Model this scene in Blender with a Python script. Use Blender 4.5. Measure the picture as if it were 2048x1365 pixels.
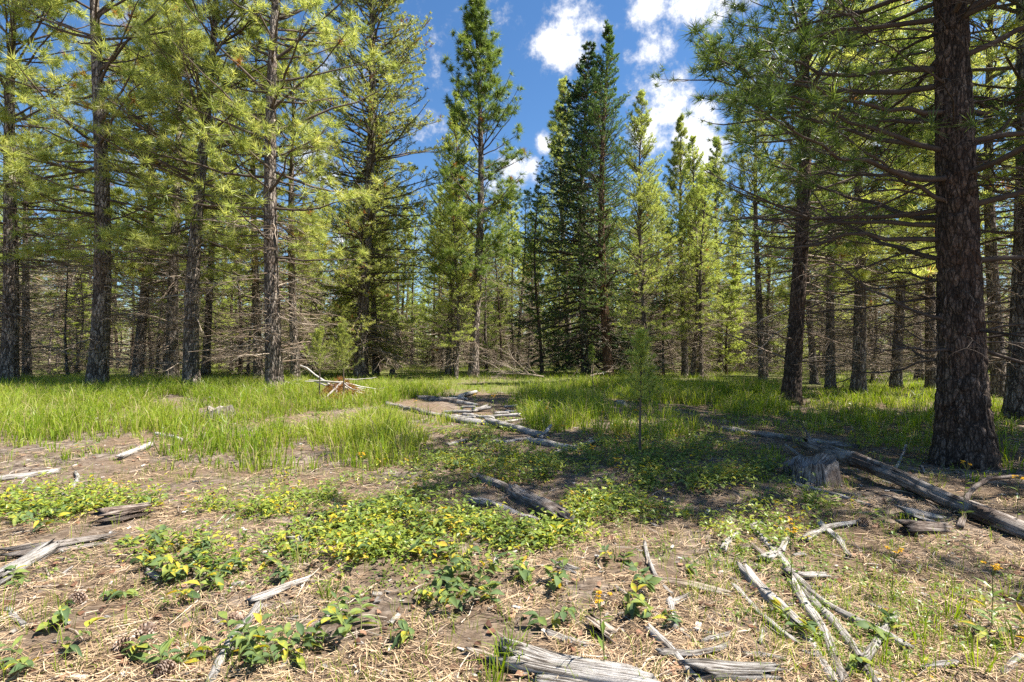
import bpy, math, time
import numpy as np
from mathutils import Vector, Matrix, Euler
T0 = time.time()
R = math.radians
sc = bpy.context.scene
col = sc.collection
for o in list(bpy.data.objects):
    bpy.data.objects.remove(o)

# ------------------------------------------------------------------ camera, sky, sun, exposure
F = 1024.0                       # focal length in photograph pixels (2048 wide): 18 mm on 36 mm
PITCH = R(0.98)
CAMZ = 1.5
cam = bpy.data.cameras.new('camera'); cam.lens = 18; cam.sensor_width = 36; cam.clip_end = 5000; cam.clip_start = 0.05
co = bpy.data.objects.new('camera', cam); col.objects.link(co)
co.location = (0, 0, CAMZ); co.rotation_euler = (R(90) + PITCH, 0, 0)
sc.camera = co

SUN_AZ, SUN_EL = R(95), R(58)    # azimuth clockwise from the view axis (+Y)
sdir = Vector((math.sin(SUN_AZ) * math.cos(SUN_EL), math.cos(SUN_AZ) * math.cos(SUN_EL), math.sin(SUN_EL)))
sl = bpy.data.lights.new('sun', 'SUN'); sl.energy = 5.0; sl.angle = R(0.53); sl.color = (1, 0.95, 0.86)
so = bpy.data.objects.new('sun', sl); col.objects.link(so); so.rotation_euler = sdir.to_track_quat('Z', 'Y').to_euler()

def px_dir(px, py):
    d = Vector(((px - 1024) / F, 1.0, (682.5 - py) / F))
    c, s = math.cos(PITCH), math.sin(PITCH)
    return Vector((d.x, d.y * c - d.z * s, d.y * s + d.z * c))

w = bpy.data.worlds.new('World'); sc.world = w; w.use_nodes = True
nt = w.node_tree; nt.nodes.clear()
def N(t, **k):
    n = nt.nodes.new(t)
    for a, b in k.items(): setattr(n, a, b)
    return n
def L(a, b): nt.links.new(a, b)
def setv(node, **k):
    for a, b in k.items(): node.inputs[a].default_value = b
out = N('ShaderNodeOutputWorld'); bg = N('ShaderNodeBackground'); bg.inputs['Strength'].default_value = 0.068
sky = N('ShaderNodeTexSky', sky_type='NISHITA', sun_disc=False, sun_elevation=SUN_EL, sun_rotation=SUN_AZ,
        altitude=900, air_density=1.0, dust_density=0.6, ozone_density=2.5)
skh = N('ShaderNodeHueSaturation'); L(sky.outputs[0], skh.inputs['Color']); skh.inputs['Saturation'].default_value = 1.2
tc = N('ShaderNodeTexCoord')
nrm = N('ShaderNodeVectorMath', operation='NORMALIZE'); L(tc.outputs['Generated'], nrm.inputs[0])
noi = N('ShaderNodeTexNoise'); setv(noi, Scale=12.0, Detail=14.0, Roughness=0.66); L(nrm.outputs[0], noi.inputs['Vector'])
noi2 = N('ShaderNodeTexNoise'); setv(noi2, Scale=2.6, Detail=3.0, Roughness=0.5); L(nrm.outputs[0], noi2.inputs['Vector'])
# clouds seen through the gap, each a patch of sky direction
blobs = [(1150, 62, 85), (1105, 85, 45), (1300, 0, 60), (1385, 5, 75), (1325, 90, 55), (1345, 185, 85), (1395, 240, 60), (1010, 345, 75), (950, 310, 50),
         (1092, 285, 30), (1415, 320, 60), (500, 5, 60), (1820, 150, 70), (1700, 280, 60), (640, 330, 60), (250, 330, 60), (1290, 280, 50),
         (1700, -250, 260), (300, -500, 260), (2500, 100, 250), (-500, 150, 200)]
acc = None
for (bx, by, br) in blobs:
    d = px_dir(bx, by); ln = d.length; d = d / ln
    dist = N('ShaderNodeVectorMath', operation='DISTANCE'); L(nrm.outputs[0], dist.inputs[0]); dist.inputs[1].default_value = d
    mr = N('ShaderNodeMapRange', interpolation_type='SMOOTHSTEP'); L(dist.outputs['Value'], mr.inputs['Value'])
    rr = br / F / ln
    setv(mr, **{'From Min': rr * 1.35, 'From Max': rr * 0.2, 'To Min': 0.0, 'To Max': 1.0})
    if acc is None: acc = mr.outputs[0]
    else:
        m = N('ShaderNodeMath', operation='MAXIMUM'); L(acc, m.inputs[0]); L(mr.outputs[0], m.inputs[1]); acc = m.outputs[0]
gen = N('ShaderNodeMapRange'); L(noi2.outputs['Fac'], gen.inputs['Value']); setv(gen, **{'From Min': 0.56, 'From Max': 0.75, 'To Min': 0.0, 'To Max': 0.6})
mx = N('ShaderNodeMath', operation='MAXIMUM'); L(acc, mx.inputs[0]); L(gen.outputs[0], mx.inputs[1])
na = N('ShaderNodeMath', operation='MULTIPLY_ADD'); L(noi.outputs['Fac'], na.inputs[0]); na.inputs[1].default_value = 4.6; na.inputs[2].default_value = -2.75
ad = N('ShaderNodeMath', operation='ADD'); L(mx.outputs[0], ad.inputs[0]); L(na.outputs[0], ad.inputs[1])
cr = N('ShaderNodeMapRange', interpolation_type='SMOOTHSTEP'); L(ad.outputs[0], cr.inputs['Value'])
setv(cr, **{'From Min': -0.1, 'From Max': 0.95, 'To Min': 0.0, 'To Max': 0.97})
shade = N('ShaderNodeMapRange'); L(ad.outputs[0], shade.inputs['Value']); setv(shade, **{'From Min': 0.1, 'From Max': 0.8, 'To Min': 4.4, 'To Max': 7.4})
cc = N('ShaderNodeCombineColor')
for i in range(2): L(shade.outputs[0], cc.inputs[i])
sb = N('ShaderNodeMath', operation='MULTIPLY'); L(shade.outputs[0], sb.inputs[0]); sb.inputs[1].default_value = 1.04; L(sb.outputs[0], cc.inputs[2])
mixc = N('ShaderNodeMix', data_type='RGBA'); L(cr.outputs[0], mixc.inputs['Factor']); L(skh.outputs[0], mixc.inputs['A']); L(cc.outputs[0], mixc.inputs['B'])
L(mixc.outputs['Result'], bg.inputs['Color']); L(bg.outputs[0], out.inputs['Surface'])

w.cycles.sampling_method = 'MANUAL'; w.cycles.sample_map_resolution = 256
sc.render.engine = 'CYCLES'
sc.view_settings.view_transform = 'Standard'; sc.view_settings.look = 'None'; sc.view_settings.gamma = 1
sc.view_settings.use_curve_mapping = False; sc.view_settings.exposure = 1.55
cy = sc.cycles
cy.max_bounces = 7; cy.diffuse_bounces = 5; cy.glossy_bounces = 1; cy.transmission_bounces = 5; cy.transparent_max_bounces = 4
cy.use_denoising = False; cy.use_adaptive_sampling = False; cy.caustics_reflective = False; cy.caustics_refractive = False
cy.sample_clamp_indirect = 4
sc.render.filter_size = 1.0

# ------------------------------------------------------------------ numpy helpers
def hsh(ix, iy, iz=0, seed=0):
    n = (ix.astype(np.int64) * 374761393 + iy.astype(np.int64) * 668265263 + np.asarray(iz).astype(np.int64) * 2147483647 + seed * 1274126177) & 0xffffffff
    n = ((n ^ (n >> 13)) * 1274126177) & 0xffffffff
    n = ((n ^ (n >> 16)) * 2246822519) & 0xffffffff
    return ((n ^ (n >> 15)) & 0xffffff) / float(0xffffff)
def vn(x, y, seed=0):
    x = np.asarray(x, float); y = np.asarray(y, float)
    ix = np.floor(x); iy = np.floor(y); fx = x - ix; fy = y - iy
    fx = fx * fx * (3 - 2 * fx); fy = fy * fy * (3 - 2 * fy)
    a = hsh(ix, iy, 0, seed); b = hsh(ix + 1, iy, 0, seed); c = hsh(ix, iy + 1, 0, seed); d = hsh(ix + 1, iy + 1, 0, seed)
    return (a + (b - a) * fx) * (1 - fy) + (c + (d - c) * fx) * fy
def fbm(x, y, seed=0, o=4):
    s = 0; a = 0.5; t = 0
    for i in range(o):
        s = s + a * vn(np.asarray(x) * 2 ** i, np.asarray(y) * 2 ** i, seed + i * 7); t += a; a *= 0.5
    return s / t
def nz(v): return v / np.maximum(np.linalg.norm(v, axis=-1, keepdims=True), 1e-9)
UP = np.array([0, 0, 1.0])
def lerp(a, b, t): return a + (b - a) * t
def sstep(a, b, x):
    t = np.clip((x - a) / (b - a), 0, 1); return t * t * (3 - 2 * t)

def gz(x, y):
    x = np.asarray(x, float); y = np.asarray(y, float)
    d = np.sqrt(x * x + y * y)
    far = sstep(6, 25, d)
    z = 0.10 * (fbm(x / 3.1, y / 3.1, 3, 2) - 0.5) + far * 0.5 * (fbm(x / 14., y / 14., 5, 2) - 0.5) + 0.085 * (fbm(x / .45, y / .45, 9, 3) - 0.5)
    z += sstep(40, 140, d) * 0.8
    return z
def G(px, py):
    d = px_dir(px, py); z = 0.0
    for _ in range(6):
        t = (CAMZ - z) / max(-d.z, 1e-4); x = d.x * t; y = d.y * t; z = float(gz(x, y))
    return Vector((x, y, z))
def at(px, Y):
    x = (px - 1024) / F * Y
    return Vector((x, Y, float(gz(x, Y))))
def topx(x, y):
    y = np.maximum(y, 0.3); return 1024 + F * x / y, 700 + CAMZ * F / y

class MB:
    """collects vertices, faces, a tint per vertex and a UV per vertex; builds ONE mesh"""
    def __init__(s): s.v = []; s.t = []; s.q = []; s.tint = []; s.uv = []; s.tm = []; s.qm = []; s.n = 0
    def add(s, V, tris=None, quads=None, tint=0.5, uv=None, mat=0):
        V = np.asarray(V, float).reshape(-1, 3)
        s.v.append(V); n = len(V)
        s.tint.append(np.broadcast_to(np.asarray(tint, float), (n,)))
        s.uv.append(np.zeros((n, 2)) if uv is None else np.asarray(uv, float).reshape(-1, 2))
        if tris is not None and len(tris): t = np.asarray(tris, np.int64).reshape(-1, 3) + s.n; s.t.append(t); s.tm.append(np.full(len(t), mat))
        if quads is not None and len(quads): q = np.asarray(quads, np.int64).reshape(-1, 4) + s.n; s.q.append(q); s.qm.append(np.full(len(q), mat))
        s.n += n
    def mesh(s, name, mats, smooth=False):
        V = np.concatenate(s.v); me = bpy.data.meshes.new(name)
        t = np.concatenate(s.t) if s.t else np.zeros((0, 3), np.int64); q = np.concatenate(s.q) if s.q else np.zeros((0, 4), np.int64)
        loops = np.concatenate([t.ravel(), q.ravel()]).astype(np.int32)
        st = np.concatenate([np.arange(len(t)) * 3, len(t) * 3 + np.arange(len(q)) * 4]).astype(np.int32)
        me.vertices.add(len(V)); me.vertices.foreach_set('co', V.astype(np.float32).ravel())
        me.loops.add(len(loops)); me.loops.foreach_set('vertex_index', loops)
        me.polygons.add(len(st)); me.polygons.foreach_set('loop_start', st)
        mi = np.concatenate(s.tm + s.qm) if (s.tm or s.qm) else np.zeros(0)
        me.polygons.foreach_set('material_index', mi.astype(np.int32))
        me.polygons.foreach_set('use_smooth', np.full(len(st), smooth))
        a = me.attributes.new('tint', 'FLOAT', 'POINT'); a.data.foreach_set('value', np.concatenate(s.tint).astype(np.float32))
        u = np.concatenate(s.uv)
        if u.any():
            a = me.attributes.new('grain', 'FLOAT2', 'POINT'); a.data.foreach_set('vector', u.astype(np.float32).ravel())
        me.update(calc_edges=True)
        for m in (mats if isinstance(mats, (list, tuple)) else [mats]): me.materials.append(m)
        return me
    def obj(s, name, mats, parent=None, smooth=False):
        return link(name, s.mesh(name, mats, smooth), parent)
def link(name, data, parent=None):
    o = bpy.data.objects.new(name, data); col.objects.link(o); o.parent = parent; return o
def tag(o, label=None, cat=None, group=None, kind=None):
    for k, v in (('label', label), ('category', cat), ('group', group), ('kind', kind)):
        if v: o[k] = v
    return o
def empty(name, loc=(0, 0, 0), rz=0.0, s=1.0):
    o = bpy.data.objects.new(name, None); col.objects.link(o); o.location = loc; o.rotation_euler = (0, 0, rz); o.scale = (s, s, s)
    o.empty_display_size = 0.1; return o
def copy_tree(o, parent=None):
    c = o.copy(); col.objects.link(c); c.parent = parent
    for ch in list(o.children): copy_tree(ch, c)
    return c

def tubes(mb, P, Rr, sides, tint=0.5, mat=0, uvs=None):
    """P (B,n,3), Rr (B,n): B tubes at once"""
    B, n, _ = P.shape
    if B == 0: return
    Tn = np.empty_like(P); Tn[:, 1:-1] = P[:, 2:] - P[:, :-2]; Tn[:, 0] = P[:, 1] - P[:, 0]; Tn[:, -1] = P[:, -1] - P[:, -2]
    Tn = nz(Tn)
    ref = np.where(np.abs(Tn[:, :1, 2:3]) > 0.9, np.array([1.0, 0, 0]), UP)
    ref = np.broadcast_to(ref, Tn.shape)
    S = nz(np.cross(Tn, ref)); U = np.cross(S, Tn)
    a = np.arange(sides) / sides * 2 * np.pi
    ring = S[:, :, None, :] * np.cos(a)[None, None, :, None] + U[:, :, None, :] * np.sin(a)[None, None, :, None]
    V = P[:, :, None, :] + ring * Rr[:, :, None, None]
    b = np.arange(B)[:, None, None] * n * sides; i = np.arange(n - 1)[None, :, None] * sides; j = np.arange(sides)[None, None, :]; j2 = (j + 1) % sides
    q = np.stack([b + i + j, b + i + j2, b + i + sides + j2, b + i + sides + j], -1).reshape(-1, 4)
    ti = np.broadcast_to(np.asarray(tint, float).reshape(-1, 1, 1) if np.ndim(tint) else tint, (B, n, sides)).reshape(-1)
    seg = np.concatenate([np.zeros((B, 1)), np.cumsum(np.linalg.norm(P[:, 1:] - P[:, :-1], axis=-1), 1)], 1)
    uv = np.stack([np.broadcast_to(a / 6.2832, (B, n, sides)), np.broadcast_to(seg[:, :, None], (B, n, sides))], -1)
    mb.add(V, quads=q, tint=ti, uv=uv, mat=mat)

def grow(rng, base, d, Ln, n, bend, wob):
    """curved branch paths"""
    B = len(base); t = np.linspace(0, 1, n)[None, :, None]
    P = base[:, None] + d[:, None] * (Ln[:, None, None] * t)
    P = P + UP * ((bend * Ln)[:, None, None] * t * t)
    wv = np.cumsum(rng.normal(0, 1, (B, n, 3)), 1) * (wob * Ln)[:, None, None]; wv -= wv[:, :1]
    return P + wv * t ** 0.5
def along(P, t):
    """points and tangents at t (B,m)"""
    B, n, _ = P.shape; f = np.clip(t, 0, 0.999) * (n - 1); i = f.astype(int); fr = (f - i)[..., None]; bi = np.arange(B)[:, None]
    a = P[bi, i]; b = P[bi, i + 1]
    return a + (b - a) * fr, nz(b - a)
def kids(rng, P, Ln, m, t0, t1, ang, lift, lk, keep=1.0):
    B = len(P); t = np.sort(rng.uniform(t0, t1, (B, m)), 1)
    p, tg = along(P, t)
    side = nz(np.cross(tg, UP) + 1e-4) * np.where((np.arange(m) % 2) == 0, 1, -1)[None, :, None]
    a = R(1) * rng.normal(ang, 12, (B, m))[..., None]
    d = nz(tg * np.cos(a) + side * np.sin(a) + UP * rng.normal(lift, 0.22, (B, m))[..., None])
    ln = Ln[:, None] * lk * (1.15 - t * 0.75) * rng.uniform(0.6, 1.25, (B, m))
    k = rng.uniform(size=(B, m)) < keep
    return p[k], d[k], ln[k]
def rad(r0, n, tip=0.25): return r0[:, None] * lerp(1.0, tip, np.linspace(0, 1, n))[None]

def tufts(mb, rng, pos, ax, K, ln, wd, mat=0, back=0.35, dead=0.0, lo=0.25, hi=1.9, bright=0.0, droop=0.15):
    B = len(pos)
    if B == 0: return
    ax = nz(ax); th = rng.uniform(lo, hi, (B, K)) ; ph = rng.uniform(0, 6.283, (B, K))
    s = nz(np.cross(ax, UP) + np.array([1e-3, 0, 0])); u = np.cross(s, ax)
    d = ax[:, None] * np.cos(th)[..., None] + (s[:, None] * np.cos(ph)[..., None] + u[:, None] * np.sin(ph)[..., None]) * np.sin(th)[..., None]
    d[..., 2] -= droop; d = nz(d)
    ll = ln * rng.uniform(0.7, 1.1, (B, K)) * (1 - 0.25 * np.clip(th / 3.14, 0, 1)) * rng.uniform(0.5, 1.25, (B, 1))
    b0 = pos[:, None] - ax[:, None] * (rng.uniform(0, back, (B, K)) * ln)[..., None]
    sd = nz(np.cross(d, rng.normal(0, 1, (B, K, 3)))) * wd
    V = np.stack([b0 - sd * .5 + d * ll[..., None] * 0.05, b0 + sd * .5 + d * ll[..., None] * 0.05, b0 + d * ll[..., None]], 2)
    ti = np.clip(0.42 + bright + rng.normal(0, 0.13, (B, 1)) + rng.normal(0, 0.10, (B, K)), 0.02, 0.86)
    dd = rng.uniform(size=(B, 1)) < dead; ti = np.where(dd, 0.99, ti)
    mb.add(V, tris=np.arange(B * K * 3).reshape(-1, 3), tint=np.repeat(ti.reshape(-1), 3), mat=mat)
def brush(mb, rng, P, K, ln, wd, mat=0, t0=0.15, dead=0.0, bright=0.0, lo=0.5, hi=1.3):
    """needles all along shoots P (B,n,3)"""
    B = len(P)
    if B == 0: return
    t = rng.uniform(t0, 1.0, (B, K)); p, tg = along(P, t)
    s = nz(np.cross(tg, UP) + np.array([1e-3, 0, 0])); u = np.cross(s, tg)
    th = rng.uniform(lo, hi, (B, K)); ph = rng.uniform(0, 6.283, (B, K))
    d = nz(tg * np.cos(th)[..., None] + (s * np.cos(ph)[..., None] + u * np.sin(ph)[..., None]) * np.sin(th)[..., None])
    ll = ln * rng.uniform(0.7, 1.2, (B, K))
    sd = nz(np.cross(d, rng.normal(0, 1, (B, K, 3)))) * wd
    V = np.stack([p - sd * .5, p + sd * .5, p + d * ll[..., None]], 2)
    ti = np.clip(0.42 + bright + rng.normal(0, 0.13, (B, 1)) + rng.normal(0, 0.10, (B, K)) + 0.12 * t, 0.02, 0.86)
    dd = rng.uniform(size=(B, 1)) < dead; ti = np.where(dd, 0.99, ti)
    mb.add(V, tris=np.arange(B * K * 3).reshape(-1, 3), tint=np.repeat(ti.reshape(-1), 3), mat=mat)

# ------------------------------------------------------------------ materials
def mat_base(name):
    m = bpy.data.materials.new(name); m.use_nodes = True; t = m.node_tree; t.nodes.clear()
    return m, t
def nd(t, ty, ins=None, **k):
    n = t.nodes.new(ty)
    for a, b in k.items(): setattr(n, a, b)
    for a, b in (ins or {}).items():
        if isinstance(b, bpy.types.NodeSocket): t.links.new(b, n.inputs[a])
        else: n.inputs[a].default_value = b
    return n
def ramp(t, fac, stops):
    r = t.nodes.new('ShaderNodeValToRGB'); t.links.new(fac, r.inputs[0]); e = r.color_ramp.elements
    while len(e) > 1: e.remove(e[-1])
    e[0].position = stops[0][0]; e[0].color = (*stops[0][1], 1)
    for p, c in stops[1:]:
        x = e.new(p); x.color = (*c, 1)
    return r.outputs[0]
def leaf_mat(name, stops, trans=0.4, rough=0.42, objvar=0.25, usetint=True, spec=0.45, tboost=1.25):
    m, t = mat_base(name)
    oi = nd(t, 'ShaderNodeObjectInfo')
    if usetint:
        fac = nd(t, 'ShaderNodeAttribute', attribute_name='tint').outputs['Fac']
    else: fac = oi.outputs['Random']
    if not usetint:
        nn = nd(t, 'ShaderNodeTexNoise', {'Vector': nd(t, 'ShaderNodeTexCoord').outputs['Object'], 'Scale': 3.5, 'Detail': 4.0, 'Roughness': 0.7})
        nn = nd(t, 'ShaderNodeMapRange', {'Value': nn.outputs['Fac'], 'From Min': 0.3, 'From Max': 0.7, 'To Min': -0.16, 'To Max': 0.16})
        fac = nd(t, 'ShaderNodeMath', {0: fac, 1: nn.outputs[0]}, operation='ADD').outputs[0]
    c = ramp(t, fac, stops)
    v = nd(t, 'ShaderNodeMapRange', {'Value': oi.outputs['Random'], 'To Min': 1 - objvar, 'To Max': 1 + objvar})
    hsv = nd(t, 'ShaderNodeHueSaturation', {'Color': c, 'Value': v.outputs[0]})
    p = nd(t, 'ShaderNodeBsdfPrincipled', {'Base Color': hsv.outputs[0], 'Roughness': rough, 'Specular IOR Level': spec})
    hs2 = nd(t, 'ShaderNodeHueSaturation', {'Color': hsv.outputs[0], 'Hue': 0.488, 'Saturation': 1.08, 'Value': tboost})
    tr = nd(t, 'ShaderNodeBsdfTranslucent', {'Color': hs2.outputs[0]})
    mx = nd(t, 'ShaderNodeMixShader', {'Fac': trans, 1: p.outputs[0], 2: tr.outputs[0]})
    o = nd(t, 'ShaderNodeOutputMaterial', {'Surface': mx.outputs[0]})
    return m
ORANGE = (0.30, 0.15, 0.045)
M = {}
M['needle'] = leaf_mat('pine_needles', [(0, (0.14, 0.195, 0.04)), (0.4, (0.34, 0.405, 0.10)), (0.75, (0.52, 0.545, 0.15)), (0.88, (0.58, 0.57, 0.17)), (0.97, ORANGE)], 0.52)
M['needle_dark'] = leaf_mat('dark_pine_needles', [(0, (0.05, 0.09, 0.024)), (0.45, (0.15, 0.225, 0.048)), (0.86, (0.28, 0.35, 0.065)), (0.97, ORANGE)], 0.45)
M['needle_lime'] = leaf_mat('lime_needles', [(0, (0.15, 0.215, 0.04)), (0.45, (0.335, 0.405, 0.095)), (0.86, (0.46, 0.50, 0.13)), (0.97, ORANGE)], 0.5)
M['needle_spruce'] = leaf_mat('spruce_needles', [(0, (0.02, 0.045, 0.018)), (0.45, (0.055, 0.105, 0.036)), (0.8, (0.12, 0.19, 0.045)), (0.86, (0.2, 0.27, 0.055)), (0.97, (0.16, 0.09, 0.04))], 0.36)
M['needle_larch'] = leaf_mat('larch_needles', [(0, (0.045, 0.09, 0.02)), (0.45, (0.10, 0.19, 0.04)), (0.86, (0.18, 0.27, 0.05)), (0.97, ORANGE)], 0.48)
M['grass'] = leaf_mat('grass_blades', [(0, (0.09, 0.16, 0.014)), (0.4, (0.19, 0.29, 0.024)), (0.75, (0.32, 0.40, 0.045)), (0.88, (0.40, 0.37, 0.13)), (1, (0.52, 0.42, 0.24))], 0.5, objvar=0)
M['herb'] = leaf_mat('herb_leaves', [(0, (0.07, 0.12, 0.024)), (0.45, (0.15, 0.22, 0.04)), (0.72, (0.25, 0.31, 0.05)), (0.86, (0.44, 0.43, 0.04)), (1, (0.5, 0.32, 0.03))], 0.4, objvar=0)
M['leaf'] = leaf_mat('broad_leaves', [(0, (0.085, 0.135, 0.06)), (0.35, (0.125, 0.185, 0.066)), (0.62, (0.175, 0.235, 0.066)), (0.84, (0.26, 0.30, 0.06)), (0.94, (0.46, 0.42, 0.04)), (1, (0.48, 0.32, 0.05))], 0.38, usetint=False, objvar=0, rough=0.6, spec=0.2)

def bark_mat(name, c0, c1, c2, sc_=1.0, bump=0.6, red=0.0):
    m, t = mat_base(name)
    oc = nd(t, 'ShaderNodeTexCoord').outputs['Object']
    mp = nd(t, 'ShaderNodeMapping', {'Vector': oc, 'Scale': (9 * sc_, 9 * sc_, 2.6 * sc_)}).outputs[0]
    wn = nd(t, 'ShaderNodeTexNoise', {'Vector': mp, 'Scale': 2.0, 'Detail': 3.0})
    wv = nd(t, 'ShaderNodeMixRGB', {'Fac': 0.18, 'Color1': mp, 'Color2': wn.outputs['Color']})
    vo = nd(t, 'ShaderNodeTexVoronoi', {'Vector': wv.outputs[0], 'Scale': 1.6}, feature='DISTANCE_TO_EDGE')
    vc = nd(t, 'ShaderNodeTexVoronoi', {'Vector': wv.outputs[0], 'Scale': 1.6})
    no = nd(t, 'ShaderNodeTexNoise', {'Vector': mp, 'Scale': 5.0, 'Detail': 6.0, 'Roughness': 0.7})
    big = nd(t, 'ShaderNodeTexNoise', {'Vector': oc, 'Scale': 1.3, 'Detail': 3.0})
    c = ramp(t, no.outputs['Fac'], [(0.36, c0), (0.5, c1), (0.64, c2)])
    sep = nd(t, 'ShaderNodeSeparateColor', {'Color': vc.outputs['Color']})
    var = nd(t, 'ShaderNodeMapRange', {'Value': sep.outputs[0], 'To Min': 0.4, 'To Max': 1.7})
    h = nd(t, 'ShaderNodeHueSaturation', {'Color': c, 'Value': var.outputs[0]})
    rd = nd(t, 'ShaderNodeMapRange', {'Value': big.outputs['Fac'], 'From Min': 0.45, 'From Max': 0.7, 'To Min': 0.0, 'To Max': red})
    c3_ = nd(t, 'ShaderNodeMixRGB', {'Fac': rd.outputs[0], 'Color1': h.outputs[0], 'Color2': (0.22, 0.105, 0.055, 1)})
    fu = nd(t, 'ShaderNodeMapRange', {'Value': vo.outputs['Distance'], 'From Min': 0.02, 'From Max': 0.13, 'To Min': 0.8, 'To Max': 0.0})
    c2_ = nd(t, 'ShaderNodeMixRGB', {'Fac': fu.outputs[0], 'Color1': c3_.outputs[0], 'Color2': (0.022, 0.016, 0.013, 1)})  # furrows coloured darker: their own dark tone plus painted-in crack shade
    eh = nd(t, 'ShaderNodeMapRange', {'Value': vo.outputs['Distance'], 'From Min': 0.0, 'From Max': 0.22})
    hh = nd(t, 'ShaderNodeMath', {0: eh.outputs[0], 1: no.outputs['Fac']}, operation='ADD')
    bp = nd(t, 'ShaderNodeBump', {'Height': hh.outputs[0], 'Strength': bump, 'Distance': 0.03 / sc_})
    p = nd(t, 'ShaderNodeBsdfPrincipled', {'Base Color': c2_.outputs[0], 'Roughness': 0.9, 'Specular IOR Level': 0.15, 'Normal': bp.outputs[0]})
    nd(t, 'ShaderNodeOutputMaterial', {'Surface': p.outputs[0]})
    return m
M['bark'] = bark_mat('pine_bark', (0.07, 0.055, 0.045), (0.20, 0.165, 0.135), (0.42, 0.365, 0.315), 1.0, 1.0, 0.25)
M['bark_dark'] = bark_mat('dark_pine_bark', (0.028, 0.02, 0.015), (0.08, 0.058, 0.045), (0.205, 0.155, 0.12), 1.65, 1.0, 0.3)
M['bark_red'] = bark_mat('red_larch_bark', (0.06, 0.035, 0.025), (0.17, 0.095, 0.06), (0.28, 0.17, 0.12), 1.0, 0.8, 0.5)
def twig_mat(name, c0, c1, c2):
    m, t = mat_base(name)
    oc = nd(t, 'ShaderNodeTexCoord').outputs['Object']
    no = nd(t, 'ShaderNodeTexNoise', {'Vector': oc, 'Scale': 6.0, 'Detail': 4.0})
    ti = nd(t, 'ShaderNodeAttribute', attribute_name='tint').outputs['Fac']
    a = nd(t, 'ShaderNodeMath', {0: no.outputs['Fac'], 1: ti}, operation='ADD')
    b = nd(t, 'ShaderNodeMath', {0: a.outputs[0], 1: 0.5}, operation='MULTIPLY')
    c = ramp(t, b.outputs[0], [(0.25, c0), (0.5, c1), (0.75, c2)])
    p = nd(t, 'ShaderNodeBsdfPrincipled', {'Base Color': c, 'Roughness': 0.85, 'Specular IOR Level': 0.2})
    nd(t, 'ShaderNodeOutputMaterial', {'Surface': p.outputs[0]}); return m
M['limb'] = twig_mat('living_branch_bark', (0.045, 0.033, 0.026), (0.10, 0.075, 0.058), (0.21, 0.165, 0.13))
M['dead'] = twig_mat('dead_twig_wood', (0.09, 0.062, 0.042), (0.22, 0.165, 0.12), (0.42, 0.35, 0.28))
M['pale'] = twig_mat('pale_dead_wood', (0.2, 0.18, 0.16), (0.36, 0.33, 0.30), (0.55, 0.52, 0.48))
M['stem'] = twig_mat('herb_stem', (0.08, 0.10, 0.03), (0.13, 0.15, 0.05), (0.2, 0.16, 0.07))
M['litter'] = twig_mat('fallen_needles', (0.065, 0.04, 0.028), (0.28, 0.185, 0.105), (0.52, 0.385, 0.245))
def plain(name, c, rough=0.6, trans=0.0):
    m, t = mat_base(name)
    p = nd(t, 'ShaderNodeBsdfPrincipled', {'Base Color': (*c, 1), 'Roughness': rough, 'Specular IOR Level': 0.2})
    s = p.outputs[0]
    if trans:
        tr = nd(t, 'ShaderNodeBsdfTranslucent', {'Color': (*c, 1)}); s = nd(t, 'ShaderNodeMixShader', {'Fac': trans, 1: s, 2: tr.outputs[0]}).outputs[0]
    nd(t, 'ShaderNodeOutputMaterial', {'Surface': s}); return m
M['flake'] = twig_mat('red_bark_flakes', (0.06, 0.03, 0.02), (0.17, 0.085, 0.05), (0.33, 0.2, 0.13))
M['petal'] = plain('yellow_petals', (0.72, 0.42, 0.02), 0.6, 0.3)
M['white'] = plain('white_petals', (0.8, 0.78, 0.72), 0.6, 0.3)
M['cone'] = twig_mat('pine_cone_scales', (0.07, 0.04, 0.025), (0.2, 0.13, 0.09), (0.42, 0.33, 0.27))
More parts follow.
